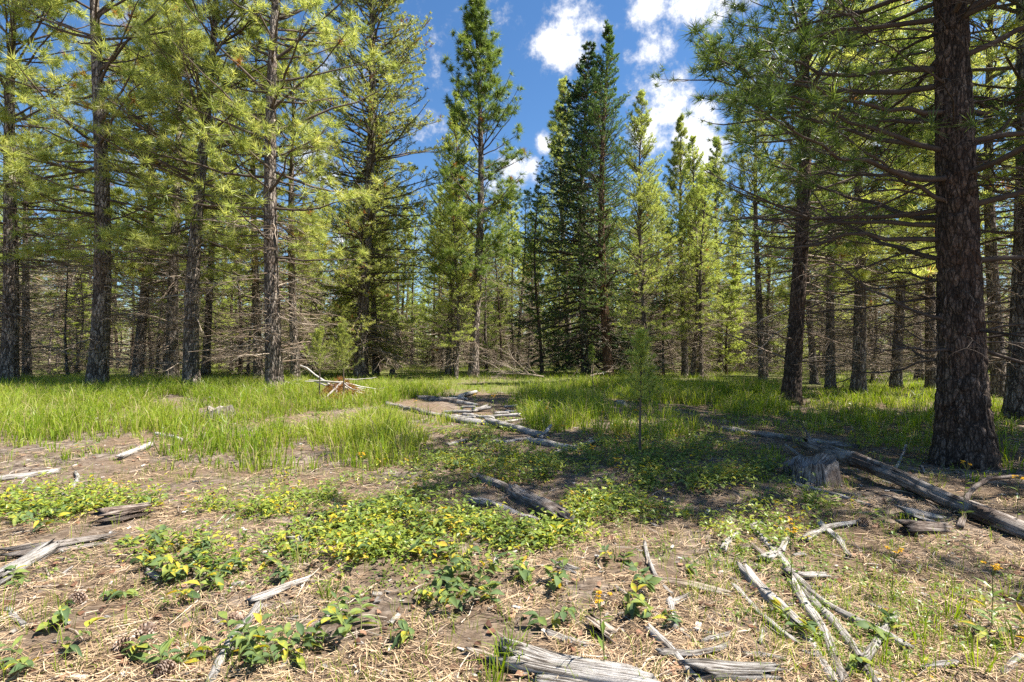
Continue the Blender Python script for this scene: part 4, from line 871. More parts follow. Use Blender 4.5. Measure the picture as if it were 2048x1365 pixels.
LOGS = [
 # bottom centre: split bleached log
 ('split_log', 'bleached cracked log lying at the bottom centre edge', [(1018, 1322), (1120, 1345), (1290, 1372)], 52, 'wood', 'log', .5, .22),
 ('weathered_plank', 'long bleached splinter on the near side of the cracked log', [(948, 1308), (1005, 1328), (1062, 1352)], 24, 'wood_tan', 'log', .5, .25),
 ('weathered_plank', 'short bleached piece at the near right end of the cracked log', [(1085, 1366), (1170, 1374), (1255, 1360)], 28, 'wood', 'log', .5, .2),
 ('short_log', 'bleached log at the bottom edge beside the crossed sticks', [(1392, 1355), (1538, 1350)], 36, 'wood', 'log', .5, .2),
 ('stick', 'weathered stick just behind the cracked log', [(1102, 1275), (1180, 1298)], 17, 'wood', 'stick', .5, .2),
 ('wood_chunk', 'tan upright wood chunk behind the cracked log', [(1190, 1272), (1212, 1284)], 30, 'wood_tan', 'log', .7, .3),
 ('stick', 'stick slanting to the bottom edge past a crossing stick', [(1297, 1262), (1345, 1310), (1402, 1374)], 15, 'wood', 'stick', .7, .15),
 ('stick', 'level stick crossing the slanting one near the bottom', [(1322, 1318), (1385, 1316), (1442, 1306)], 13, 'wood', 'stick', 1.2, .15),
 ('stick', 'tan smooth stick lying level in open litter', [(1318, 1166), (1380, 1176), (1448, 1192)], 19, 'wood_tan', 'stick', .6, .15),
 ('stick', 'thin curved twig leading down to the tan smooth stick', [(1288, 1090), (1298, 1128), (1312, 1160), (1345, 1192)], 8, 'wood', 'stick', .8, .1),
 ('stick', 'short pale stick below the tan smooth stick', [(1336, 1206), (1344, 1235), (1350, 1262)], 14, 'wood', 'stick', .5, .2),
 ('stick', 'stubby pale stick touching the short pale one', [(1342, 1212), (1378, 1196)], 13, 'wood', 'stick', .6, .2),
 ('stick', 'small curved pale stick left of the sunlit log end', [(1432, 1304), (1450, 1296), (1468, 1282)], 9, 'wood', 'stick', .6, .1),
 ('stick', 'level pale stick under the long grey sticks', [(1488, 1313), (1530, 1316), (1562, 1320)], 11, 'wood', 'stick', .6, .1),
 ('stick', 'straight thick grey stick, leftmost of the long sticks', [(1483, 1148), (1540, 1205), (1598, 1262)], 19, 'wood', 'stick', .8, .14),
 ('stick', 'thin grey stick parallel to the straight thick one', [(1468, 1178), (1520, 1232), (1592, 1290)], 11, 'wood', 'stick', .6, .14),
 ('stick', 'long branching stick from the shade toward the lower right', [(1505, 1062), (1560, 1122), (1600, 1170), (1660, 1228), (1760, 1272), (1815, 1305)], 13, 'wood', 'stick', 1.0, .14),
 ('stick', 'grey stick reaching the bottom edge, middle of the long sticks', [(1582, 1165), (1612, 1215), (1640, 1262), (1690, 1372)], 17, 'wood', 'stick', .7, .14),
 ('stick', 'long grey stick running close beside the middle one', [(1602, 1180), (1668, 1250), (1700, 1295), (1748, 1374)], 15, 'wood', 'stick', .7, .14),
 ('stick', 'pale stick standing across the ends of the long sticks', [(1728, 1342), (1752, 1298), (1792, 1238)], 15, 'wood', 'stick', 1.6, .14),
 ('stick', 'thin stick low at the bottom right under the pale crossing one', [(1692, 1336), (1750, 1350), (1810, 1372)], 9, 'wood', 'stick', .6, .1),
 ('stick', 'thick grey stick cut by the bottom edge below the straight one', [(1612, 1282), (1640, 1325), (1668, 1374)], 18, 'wood', 'stick', .5, .14),
 ('short_log', 'pale stub with a dark knot near the branching stick', [(1526, 1128), (1556, 1106)], 19, 'wood', 'log', .6, .1),
 ('stick', 'short pale twig above the knotted stub', [(1560, 1110), (1576, 1084)], 11, 'wood', 'stick', 1.0, .1),
 ('stick', 'level pale stick with an upturned twig end', [(1570, 1152), (1610, 1160), (1656, 1158)], 12, 'wood', 'stick', 1.2, .12),
 ('stick', 'curved grey stick in the edge of the shade', [(1606, 1086), (1640, 1066), (1672, 1056), (1712, 1050)], 12, 'wood', 'stick', 1.2, .12),
 ('stick', 'grey stick under the curved one', [(1640, 1052), (1682, 1088), (1698, 1118)], 11, 'wood', 'stick', .5, .12),
 ('stick', 'pale broken stick above the straight thick one', [(1448, 1108), (1452, 1090), (1474, 1072)], 13, 'wood', 'stick', .6, .2),
 ('stick', 'dark arched bark strip beside the knotted stub', [(1478, 1106), (1500, 1096), (1530, 1120)], 12, 'rot', 'bark', 1.0, .3),
 # left
 ('weathered_plank', 'flat layered grey plank at the left edge', [(36, 1112), (95, 1102), (160, 1092)], 48, 'wood_bark', 'plank', .3, .3),
 ('weathered_plank', 'pale thick plank slanting off the left edge', [(-25, 1180), (40, 1142), (104, 1106)], 36, 'wood', 'plank', .7, .22),
 ('stick', 'white flat stick in sunny litter left of centre', [(512, 1208), (565, 1186), (622, 1164)], 16, 'wood', 'stick', .6, .12),
 ('stick', 'white stick running to the bottom edge beside a pine cone', [(515, 1218), (492, 1252), (462, 1290), (438, 1330), (418, 1374)], 15, 'wood', 'stick', .8, .12),
 ('wood_chunk', 'dark rotten bark chunk in the left litter', [(212, 1046), (240, 1040), (268, 1034)], 30, 'rot', 'bark', .5, .35),
 ('stick', 'pale flat stick at the left edge below the grass', [(-10, 964), (50, 958), (118, 946)], 10, 'wood', 'stick', .6, .12),
 ('stick', 'short pale crooked twig right of the flat left stick', [(140, 981), (158, 962), (152, 946)], 7, 'wood', 'stick', .8, .1),
 ('stick', 'grey stick at the foot of the left grass', [(240, 920), (272, 905), (305, 893)], 11, 'wood', 'stick', .7, .12),
 ('stick', 'thin grey stick leaning left of a leafy plant', [(630, 1258), (660, 1232), (692, 1208)], 7, 'wood', 'stick', .9, .1),
 ('stick', 'small white wood fragment among the left grass', [(312, 872), (340, 876), (366, 882)], 7, 'wood', 'stick', .9, .15),
 ('wood_chunk', 'small pale wood fragment beside the left leafy plants', [(300, 1150), (322, 1162)], 13, 'wood', 'stick', .7, .2),
 ('wood_chunk', 'small grey broken stub near the middle leafy patch', [(580, 1092), (612, 1088)], 20, 'wood', 'stick', .6, .25),
 ('wood_chunk', 'white knobbly wood lump in open litter', [(1120, 1140), (1140, 1146)], 20, 'wood', 'stick', .7, .3),
 ('stick', 'pale forked twig beside the leafy centre plant', [(985, 1142), (996, 1118), (1030, 1108)], 9, 'wood', 'stick', 1.2, .1),
 # middle
 ('fallen_log', 'grey round log half sunk in leaves, upper one of the broken pair', [(948, 955), (1000, 976), (1048, 998)], 20, 'wood_bark', 'log', .5, .14),
 ('fallen_log', 'broken rotten log with split grey end in the leafy middle', [(1030, 992), (1078, 1022), (1136, 1060)], 34, 'wood_bark', 'log', .5, .32),
 ('weathered_plank', 'splintered grey slab lying against the rotten log', [(942, 1008), (1000, 1016), (1066, 1042)], 24, 'wood', 'log', .5, .32),
 ('fallen_log', 'pale straight log in the middle distance leaf patch', [(975, 848), (1030, 862), (1092, 878)], 15, 'wood', 'log', .6, .14),
 ('fallen_log', 'pale branch lying level right of the straight log', [(1058, 884), (1110, 894), (1158, 902)], 13, 'wood', 'log', .7, .18),
 ('stick', 'pale stub sticking up from the level branch', [(1080, 882), (1092, 874, .04), (1100, 866, .10)], 9, 'wood', 'stick', .7, .15),
 ('stick', 'pale stick ending beside the level branch', [(1112, 910), (1150, 898), (1198, 884)], 10, 'wood', 'stick', .8, .15),
 ('stick', 'thin pale stick level with the leaf patch', [(955, 884), (1005, 888), (1058, 880)], 8, 'wood', 'stick', .7, .12),
 ('stick', 'thin pale stick left of the leaf patch sticks', [(896, 893), (932, 882)], 9, 'wood', 'stick', .7, .12),
 ('fallen_log', 'dark grey log at the back of the dead wood heap', [(838, 798), (905, 806), (930, 810)], 15, 'wood_bark', 'log', .6, .2),
 ('fallen_log', 'dark log at the left front of the dead wood heap', [(775, 814), (840, 826), (905, 838)], 12, 'wood_bark', 'log', .6, .2),
 ('fallen_log', 'grey log at the front of the dead wood heap', [(885, 838), (930, 846), (985, 852)], 14, 'wood', 'log', .6, .2),
 # right
 ('fallen_log', 'long bark-patched fallen log slanting across the right shade', [(1612, 916, .14), (1720, 952, .1), (1830, 992, .06), (1960, 1044, .03), (2080, 1092)], 21, 'wood_bark', 'log', .7, .3),
 ('fallen_log', 'dark log behind the long bark-patched log', [(1835, 985), (1930, 1020), (2070, 1078)], 26, 'wood_bark', 'log', .5, .2),
 ('fallen_log', 'grey log lying in shade behind the broken stump', [(1440, 860), (1500, 868), (1600, 884), (1712, 896)], 12, 'wood_bark', 'log', .6, .16),
 ('stick', 'grey stick below the broken stump', [(1590, 972), (1660, 990), (1742, 1016)], 9, 'wood', 'stick', .7, .12),
 ('wood_chunk', 'pale grey chunk under the long fallen log', [(1815, 1040), (1852, 1046)], 26, 'wood', 'log', .6, .25),
 ('wood_chunk', 'dark rotten chunk below the long fallen log', [(1806, 1066), (1880, 1062)], 26, 'rot', 'log', .5, .35),
 ('stick', 'thin grey branch lying in front of the massive trunk', [(1782, 950), (1795, 932), (1806, 915, .03), (1812, 905, .1)], 5, 'wood', 'stick', .8, .12),
 ('stick', 'dark arched branch before the massive trunk', [(1920, 1060), (1934, 1020, .12), (1975, 1000, .2), (2048, 996, .2)], 9, 'rot', 'stick', .8, .1),
 ('wood_chunk', 'small pale stone-like wood lump before the large shaded pine', [(1572, 832), (1590, 834)], 10, 'wood', 'stick', .6, .2),
]
for k, (nm, lab, pts, th, mt, cat, lift, rough) in enumerate(LOGS):
    wood(nm, lab, pts, th, mt, cat, lift, 22 if th > 18 else 11, k, rough, jag=.8 if th > 14 else .5, flat=.42 if 'flat layered' in lab else .6 if nm == 'weathered_plank' else 1.0)
# small sticks of the dead wood heap and strewn about: nothing tells them apart
rng = np.random.default_rng(70)
for i in range(16):
    a, b = rng.uniform(870, 1020), rng.uniform(796, 848); an = rng.normal(.1, .5); l = rng.uniform(25, 70)
    wood('stick', 'small grey stick in the dead wood heap', [(a, b), (a + l * math.cos(an), b + .35 * l * math.sin(an), rng.uniform(0, .12))], rng.uniform(5, 10), 'wood', 'stick', 1.0, 6, 200 + i, .12, group='sticks of the dead wood heap')
for i in range(46):
    b = rng.uniform(930, 1360); a = rng.uniform(0, 2048); an = rng.uniform(0, 3.14); l = rng.uniform(18, 60) * (b - 700) / 420
    wood('twig', 'thin dead twig lying loose in the litter', [(a, b), (a + l * math.cos(an), b + .5 * l * math.sin(an))], rng.uniform(3, 7) * (b - 700) / 450 + 1, 'wood', 'twig', 1.0, 6, 300 + i, .1, group='loose twigs in the litter')

def stump(label, px, py, wpx, hpx, mat='wood', seed=0, tilt=(0, 0), name='tree_stump'):
    b = G(px, py); dist = b.length; r = wpx / F * dist * .5; h = hpx / F * dist; sides, n = 30, 9
    A, Z = np.meshgrid(np.arange(sides) / sides * 6.2832, np.linspace(0, 1, n))
    jag = 1 + .9 * (fbm(np.cos(A) * .9 + seed, np.sin(A) * .9, seed, 2) - .5) + .12 * (vn(A * 5, 0 * A, seed) - .5) * (Z > .8)
    Rr = r * (1.18 - .25 * Z) * (1 + .5 * (fbm(np.cos(A) * 2.5 + 3, np.sin(A) * 2.5 + seed + Z * .4, seed + 4, 3) - .5))
    V = np.stack([np.cos(A) * Rr, np.sin(A) * Rr, -.03 + Z * h * jag], -1).reshape(-1, 3)
    i = np.arange(n - 1)[:, None] * sides; j = np.arange(sides)[None]; j2 = (j + 1) % sides
    q = np.stack([i + j, i + j2, i + sides + j2, i + sides + j], -1).reshape(-1, 4)
    mb = MB(); nv = n * sides
    inner = V[-sides:].copy(); inner[:, :2] *= .6; inner[:, 2] -= h * .25
    q2 = np.stack([nv - sides + np.arange(sides), nv - sides + (np.arange(sides) + 1) % sides, nv + (np.arange(sides) + 1) % sides, nv + np.arange(sides)], -1)
    tr = [[nv + sides, nv + k, nv + (k + 1) % sides] for k in range(sides)]
    uv = np.stack([A / 6.2832 * 3, Z * h], -1).reshape(-1, 2)
    mb.add(np.concatenate([V, inner, [[0, 0, h * .55]]]), quads=np.concatenate([q, q2]), tris=tr, uv=np.concatenate([uv, uv[-sides:] * .7, [[0, 0]]]))
    o = mb.obj(name, M[mat]); o.location = b; o.rotation_euler = (tilt[0], tilt[1], 0); return tag(o, label, 'stump')
stump('low grey weathered stump in the left grass', 440, 838, 44, 26, 'wood_bark', 3)
stump('grey broken stump where the long fallen log begins', 1632, 962, 62, 44, 'wood_bark', 5, (.12, -.1))
stump('pale jagged root block at the foot of the broken stump', 1600, 950, 46, 30, 'wood_bark', 6, (.2, -.35))
stump('small cut round stump in grass behind the lone sapling', 1240, 812, 24, 12, 'wood', 7)
stump('dark small stump in far grass behind the brush pile', 785, 752, 12, 12, 'rot', 8)
for i, (p0, p1, th) in enumerate([((1612, 925), (1566, 912, .16), 10), ((1615, 935), (1580, 945, .05), 12), ((1640, 920), (1606, 888, .3), 9), ((1650, 915), (1690, 925, .12), 12), ((1625, 945), (1612, 985), 16)]):
    wood('splinter', ['grey splinter pointing left from the broken stump', 'short thick splinter low on the left of the broken stump', 'tall splinter rising over the broken stump', 'splinter on the right shoulder of the broken stump', 'grey slab leaning at the near foot of the broken stump'][i], [p0, p1], th, 'wood_bark', 'splinter', .9, 9, 90 + i, .3, jag=1.0, taper=.3)
print('logs', time.time() - T0)

# dead branch tops
def dead_top(name, label, px, py, Lm, az, el_, n, seed, mat='pale', spread=.5):
    rng = np.random.default_rng(seed); b = G(px, py); o = empty(name, b); tag(o, label, 'dead branch')
    main = grow(rng, np.array([[0, 0, .12]]), nz(np.array([[math.cos(az), math.sin(az), .15]])), np.array([Lm]), 8, np.array([-.05]), .02)
    mb = MB(); tubes(mb, main, rad(np.array([.05]), 8, .3), 7, tint=.7); mb.obj('stem', M[mat], o, smooth=True)
    a2 = az + rng.normal(0, spread, n); e = rng.uniform(.1, 1.1, n) * el_; t = rng.uniform(0, .8, (1, n)); p, _ = along(main, t)
    d = np.stack([np.cos(a2) * np.cos(e), np.sin(a2) * np.cos(e), np.sin(e)], -1); ln = Lm * rng.uniform(.4, .95, n)
    P = grow(rng, p[0], d, ln, 8, rng.normal(-.15, .15, n), .025)
    for i in range(n):
        mb = MB(); tubes(mb, P[i:i + 1], rad(np.array([.012]), 8, .3), 5, tint=rng.uniform(.4, 1.1))
        p2, d2, l2 = kids(rng, P[i:i + 1], ln[i:i + 1], 8, .2, .97, 40, .05, .4); Q = grow(rng, p2, d2, l2, 5, rng.normal(-.1, .2, len(p2)), .04); tubes(mb, Q, rad(.004 + .006 * l2, 5, .4), 3, tint=rng.uniform(.4, 1.1, len(Q)))
        mb.obj('branch', M[mat], o, smooth=True)
    return o
dead_top('fallen_treetop', 'bleached bare fallen treetop with spreading branches by the skinny conifer', 1088, 760, 2.2, 2.9, .9, 18, 5, 'dead')
dead_top('fallen_treetop', 'grey broken root tangle at the foot of the spruce', 1180, 757, 1.5, .6, .9, 6, 6, 'dead')
dead_top('fallen_branch', 'bare grey fallen branch at the foot of the pale cracked trunk', 560, 778, 1.6, -.5, .7, 4, 7)
# brush pile
rng = np.random.default_rng(12); b = G(682, 798); bp_ = empty('brush_pile', b); tag(bp_, 'heap of red-brown dead needles and bleached sticks behind two saplings', 'brush pile')
n = 900; r = np.sqrt(rng.uniform(size=n)) * .8; a = rng.uniform(0, 6.283, n); hz = .6 * np.exp(-(r / .5) ** 2) * rng.uniform(.3, 1, n)
tm = MB(); tufts(tm, rng, np.stack([np.cos(a) * r, np.sin(a) * r, hz + .03], -1), rng.normal(0, 1, (n, 3)) + UP * .3, 10, .13, .012, dead=1.0); tm.obj('dead_needle_mound', M['needle'], bp_)
for i in range(20):
    a0 = rng.uniform(0, 6.283); st = np.array([[math.cos(a0) * .15, math.sin(a0) * .15, rng.uniform(.2, .6)]]); d = nz(np.array([[math.cos(a0 + rng.normal(0, .9)), math.sin(a0 + rng.normal(0, .9)), rng.normal(-.2, .3)]]))
    P = grow(rng, st, d, np.array([rng.uniform(.8, 1.4)]), 6, np.array([.05]), .03); P[..., 2] = np.maximum(P[..., 2], .02)
    mb = MB(); tubes(mb, P, rad(np.array([rng.uniform(.012, .04)]), 6, .4), 6, tint=rng.uniform(.4, 1.1)); mb.obj('branch', M['pale'], bp_, smooth=True)

# ------------------------------------------------------------------ saplings
def sapling(label, px, py, Hs, wid, green, seed, mat='needle_lime', bare=.5):
    rng = np.random.default_rng(seed); o = empty('pine_sapling', G(px, py), rng.uniform(0, 6)); tag(o, label, 'sapling', 'young pine saplings')
    st = grow(rng, np.array([[0, 0, -.03]]), np.array([[0, 0, 1.0]]), np.array([Hs]), 9, np.array([0.0]), .008)
    mb = MB(); tubes(mb, st, rad(np.array([.006 + .008 * Hs]), 9, .3), 7, tint=.5); mb.obj('stem', M['limb'], o, smooth=True)
    cr = MB(); lm = MB(); nw = 8
    for w_ in range(nw):
        u = w_ / (nw - 1); n = 5; t = np.full((1, n), lerp(bare, .93, u)); p, _ = along(st, t)
        a = rng.uniform(0, 6.283) + np.arange(n) * 6.283 / n + rng.normal(0, .2, n); e = R(1) * rng.normal(lerp(20, 60, u), 8, n)
        d = np.stack([np.cos(a) * np.cos(e), np.sin(a) * np.cos(e), np.sin(e)], -1); ln = wid * lerp(1, .35, u) * rng.uniform(.6, 1.1, n)
        P = grow(rng, p[0], d, ln, 5, np.full(n, .35), .02); tubes(lm, P, rad(np.full(n, .005), 5, .5), 4, tint=.5)
        brush(cr, rng, P, green, .085, .008, t0=.15, bright=.12)
        tufts(cr, rng, P[:, -1], nz(P[:, -1] - P[:, -2]), 40, .09, .008, hi=1.0, bright=.16)
    brush(cr, rng, st[:, 4:], green * 6, .085, .008, t0=.1, bright=.12); tufts(cr, rng, st[:, -1], np.array([[0, 0, 1.0]]), 60, .1, .008, hi=.8, bright=.18)
    c = cr.obj('crown', M[mat], o); link('limbs', lm.mesh('limbs', M['limb'], True), c)
sapling('lone young pine sapling on a bare thin stem in the middle shade', 1280, 925, 1.7, .32, 60, 3, bare=.5)
sapling('bright pine sapling left of the brush pile', 640, 812, 1.95, .55, 70, 4)
sapling('taller bright pine sapling directly before the brush pile', 687, 810, 2.15, .5, 70, 5, bare=.45)
sapling('thin sapling stem between the spruce and the larch', 1187, 790, 1.7, .16, 14, 6, 'needle_dark', .6)
sapling('small sapling right of the lone shaded sapling', 1300, 815, 1.0, .14, 14, 8, 'needle_dark', .4)

# ------------------------------------------------------------------ leafy plants close by: every leaf a part
def leaf_mesh(k):
    n = 5; s = np.linspace(0, 1, n + 2); wd = np.array([0.02, .26, .42, .46, .38, .2, 0.0]) * (1 if k == 0 else .75 if k == 1 else 1.15)
    droop = -.22 * s ** 2 * (k + .6) * .7; V = []
    for a, b, c in zip(s, wd, droop): V += [(a, -b * .5, c + b * .22), (a, 0, c), (a, b * .5, c + b * .22)]
    q = []
    for i in range(len(s) - 1):
        for j in range(2): q.append((i * 3 + j, (i + 1) * 3 + j, (i + 1) * 3 + j + 1, i * 3 + j + 1))
    mb = MB(); mb.add(V, quads=q); return mb.mesh('leaf', M['leaf'], smooth=True)
LEAF = [leaf_mesh(k) for k in range(3)]
def leafy_plant(label, px, py, size, nst, seed, leafl=.075):
    rng = np.random.default_rng(seed * 13 + px); b = G(px, py); o = empty('leafy_plant', b, 0, 1); tag(o, label, 'plant', 'leafy plants in the sunny litter')
    k = size * 1.3; sm = MB()
    for s_ in range(nst):
        a0 = rng.uniform(0, 6.283); ln = np.array([k * rng.uniform(.7, 1.2)]); d = nz(np.array([[math.cos(a0) * .6, math.sin(a0) * .6, rng.uniform(.5, 1.1)]]))
        P = grow(rng, np.array([[math.cos(a0) * .02, math.sin(a0) * .02, -.01]]), d, ln, 6, np.array([-.1]), .02)
        tubes(sm, P, rad(np.array([.0028]), 6, .5), 4, tint=rng.uniform(.2, .8))
        m_ = int(rng.integers(7, 11)); ts = np.linspace(.3, 1.0, m_)[None]; pp, tg = along(P, ts)
        for i in range(m_):
            az = a0 + (1 if i % 2 else -1) * rng.normal(1.2, .35) if i < m_ - 1 else a0 + rng.normal(0, .4)
            el = rng.normal(.22, .28); l = leafl * rng.uniform(.7, 1.2) * lerp(1.05, .75, i / m_)
            lf = bpy.data.objects.new('leaf', LEAF[int(rng.integers(0, 3))]); col.objects.link(lf); lf.parent = o
            lf.location = pp[0, i]; lf.rotation_euler = Euler((rng.normal(0, .35), -el, az)); l2_ = l * rng.uniform(.7, 1.2); lf.scale = (l, l2_, l * rng.uniform(.6, 2.0))
    sm.obj('stem', M['stem'], o)
PL = [(95, 1335, .15, 3, 'leafy plant at the bottom left corner'), (240, 1335, .10, 2, 'small leafy plant at the bottom edge right of the corner plant'), (340, 1345, .12, 3, 'leafy plant with an orange-tinged leaf at the bottom edge left of centre'),
 (470, 1335, .15, 3, 'leafy plant over the white stick at the bottom edge'), (560, 1345, .19, 4, 'large grey-green leafy plant at the bottom left of centre'), (85, 1258, .10, 2, 'low leafy sprig in litter right of the pale plank'),
 (20, 1172, .08, 2, 'leaf sprig on the end of the pale plank'), (250, 1195, .09, 2, 'two-leaf sprig left of the white fragment'), (320, 1128, .15, 3, 'leafy plant at the left of the big leafy clump'),
 (375, 1150, .17, 4, 'tall leafy plant in the middle of the left clump'), (420, 1120, .15, 3, 'leafy plant at the upper right of the left clump'), (300, 1090, .13, 3, 'yellow-topped leafy plant above the left clump'),
 (405, 1190, .13, 3, 'leafy plant at the lower edge of the left clump'), (240, 1100, .10, 2, 'small yellowing plant beside the rotten bark chunk'), (510, 1140, .12, 3, 'orange-leaved plant above the white flat stick'),
 (590, 1165, .10, 2, 'leaf sprig at the tip of the white flat stick'), (640, 1080, .14, 3, 'bright yellow-green plant in the middle leaf patch'), (690, 1060, .15, 3, 'leafy plant right of the bright yellow-green one'),
 (600, 1120, .1, 2, 'dark narrow leafy plant below the leaf patch'), (720, 1275, .17, 3, 'grey-green plant alone in litter below centre'), (838, 1285, .08, 1, 'small single-stemmed sprig right of the lone grey-green plant'),
 (700, 1130, .13, 3, 'leafy plant at the lower rim of the middle leaf patch'), (760, 1110, .14, 3, 'leafy plant in the middle of the lower leaf rim'), (800, 1080, .15, 3, 'leafy plant left of the yellow-leaved clump'),
 (855, 1110, .15, 3, 'yellow-leaved plant left of the tall centre plant'), (880, 1160, .14, 3, 'bright green plant touching the tall centre plant'), (945, 1190, .22, 4, 'tall bushy grey-green plant in the centre foreground'),
 (985, 1215, .12, 2, 'yellow-tipped sprig right of the tall bushy plant'), (1085, 1185, .15, 3, 'bright green plant alone in litter right of centre'), (1095, 1245, .11, 2, 'low sprig with yellow leaves above the cracked log'),
 (1240, 1225, .11, 2, 'folded leaf sprig right of the upright wood chunk'), (1325, 1245, .11, 2, 'bright green sprig among the short pale sticks'), (1300, 1175, .12, 2, 'yellow-topped sprig beside the thin curved twig'),
 (1240, 1130, .11, 2, 'yellow-leaved low plant in open litter'), (1360, 1145, .07, 1, 'tiny green sprig above the tan smooth stick'), (1090, 1090, .12, 3, 'leafy plant below the rotten log end'),
 (1040, 1075, .12, 3, 'leafy plant left of the rotten log end'), (60, 1045, .14, 4, 'leafy plant at the left edge above the planks'), (130, 1030, .14, 3, 'leafy plant in the left leaf row'),
 (190, 1020, .13, 3, 'leafy plant at the right end of the left leaf row'), (300, 1010, .13, 3, 'leafy plant behind the rotten bark chunk'), (170, 905, .14, 3, 'dark leafy plant at the foot of the left grass'),
 (1360, 1030, .13, 3, 'leafy plant at the sunny edge of the middle shade'), (1480, 965, .15, 3, 'dark leafy plant in the middle shade'), (1700, 1330, .09, 1, 'reddish-green upright leaf sprig among the long sticks'),
 (1790, 1280, .12, 2, 'sprig with an upright leaf where the long sticks cross'), (1580, 1255, .12, 2, 'narrow upright sprig beside the straight thick stick'), (2010, 1290, .16, 3, 'leafy plant at the right bottom edge')]
PL += [(350, 1100, .16, 3, 'leafy plant at the back of the left clump'), (395, 1105, .16, 3, 'leafy plant at the centre back of the left clump'), (340, 1165, .15, 3, 'leafy plant at the front of the left clump'), (445, 1150, .13, 3, 'leafy plant at the right rim of the left clump'),
 (905, 1130, .18, 4, 'bushy leafy plant behind the tall centre plant'), (915, 1215, .16, 3, 'leafy plant at the near foot of the tall centre plant'), (960, 1150, .16, 3, 'leafy plant on the right flank of the tall centre plant'), (870, 1200, .13, 3, 'low leafy plant left of the tall centre plant'),
 (1075, 1155, .14, 3, 'leafy plant just behind the lone bright plant right of centre'), (600, 1310, .16, 3, 'leafy plant behind the large grey-green one'), (520, 1300, .13, 3, 'yellow-leaved plant between the white stick and the large plant'), (690, 1255, .14, 2, 'leafy plant at the left of the lone grey-green plant'),
 (640, 1040, .16, 4, 'leafy plant deep in the middle leaf patch'), (740, 1030, .16, 4, 'leafy plant at the back of the middle leaf patch'), (830, 1030, .16, 3, 'leafy plant left of the splintered slab'), (900, 1060, .16, 4, 'leafy plant below the splintered slab'), (960, 1080, .15, 3, 'leafy plant before the splintered slab'),
 (1180, 1010, .15, 3, 'leafy plant right of the rotten log'), (1230, 980, .16, 3, 'leafy plant at the sunny rim right of the rotten log'), (1100, 950, .16, 4, 'leafy plant behind the rotten log'), (1150, 930, .16, 3, 'leafy plant left of the yellowing flower stalk'), (1000, 930, .15, 3, 'leafy plant behind the round log'), (900, 940, .16, 3, 'leafy plant left of the round log'),
 (20, 1020, .15, 3, 'leafy plant at the very left edge'), (100, 1060, .15, 3, 'leafy plant just above the grey plank'), (1400, 985, .15, 3, 'leafy plant where the middle shade ends'), (1530, 945, .15, 3, 'leafy plant left of the broken stump'), (1320, 965, .15, 3, 'leafy plant right of the lone sapling')]
for i, (px, py, sz, ns, lab) in enumerate(PL): leafy_plant(lab, px, py, sz, ns, i, .084 if py > 1040 else .08)
print('plants', time.time() - T0)

# ------------------------------------------------------------------ flowers
def flower(label, px, py, top, kind, seed):
    rng = np.random.default_rng(seed); b = G(px, py); dist = Vector((b.x, b.y, 0)).length; h = (py - top) / F * b.y
    o = empty('yellow_flower' if kind == 'y' else 'white_flower', b); tag(o, label, 'flower', 'yellow wildflowers' if kind == 'y' else 'white wildflowers')
    st = grow(rng, np.array([[0, 0, -.01]]), nz(np.array([[rng.normal(0, .08), rng.normal(0, .08), 1.0]])), np.array([h]), 7, np.array([0.]), .01)
    sm = MB(); tubes(sm, st, rad(np.array([.0035]), 7, .6), 4, tint=.3)
    n = 7 if kind == 'y' else 5; a = rng.uniform(0, 6.283, n); d = nz(np.stack([np.cos(a) * .7, np.sin(a) * .7, np.ones(n)], -1)); tp = np.repeat(st[:, -2], n, 0)
    Q = grow(rng, tp, d, np.full(n, .06 if kind == 'y' else .03) * rng.uniform(.6, 1.3, n), 3, np.full(n, .2), .02); tubes(sm, Q, rad(np.full(n, .002), 3, .7), 3, tint=.3)
    sm.obj('stem', M['stem'], o)
    fm = MB()
    for i in range(n):
        c = Q[i, -1]; m_ = 9 if kind == 'y' else 8; aa = np.arange(m_) / m_ * 6.283 + rng.uniform(0, 1); pr = (.013 if kind == 'y' else .010)
        V = [c + np.array([0, 0, .004])]
        for q in range(m_):
            for w_, r_ in ((-.22, .75), (.22, .75), (0, 1.0)): V.append(c + np.array([math.cos(aa[q] + w_), math.sin(aa[q] + w_), rng.normal(.1, .25)]) * pr * r_)
        tr = []
        for q in range(m_): i0 = 1 + q * 3; tr += [(0, i0, i0 + 2), (0, i0 + 2, i0 + 1)]
        fm.add(V, tris=tr)
    fm.obj('blossom_cluster', M['petal'] if kind == 'y' else M['white'], o)
    lv = MB(); k = 7; tt = rng.uniform(.05, .75, (1, k)); p, _ = along(st, tt); a = rng.uniform(0, 6.283, k); d = np.stack([np.cos(a), np.sin(a), np.full(k, .5)], -1)
    l = rng.uniform(.05, .10, k); leaves(lv, rng, p[0], d, l, l * .28, np.full(k, .4)); lv.obj('stem_leaves', M['herb'], o)
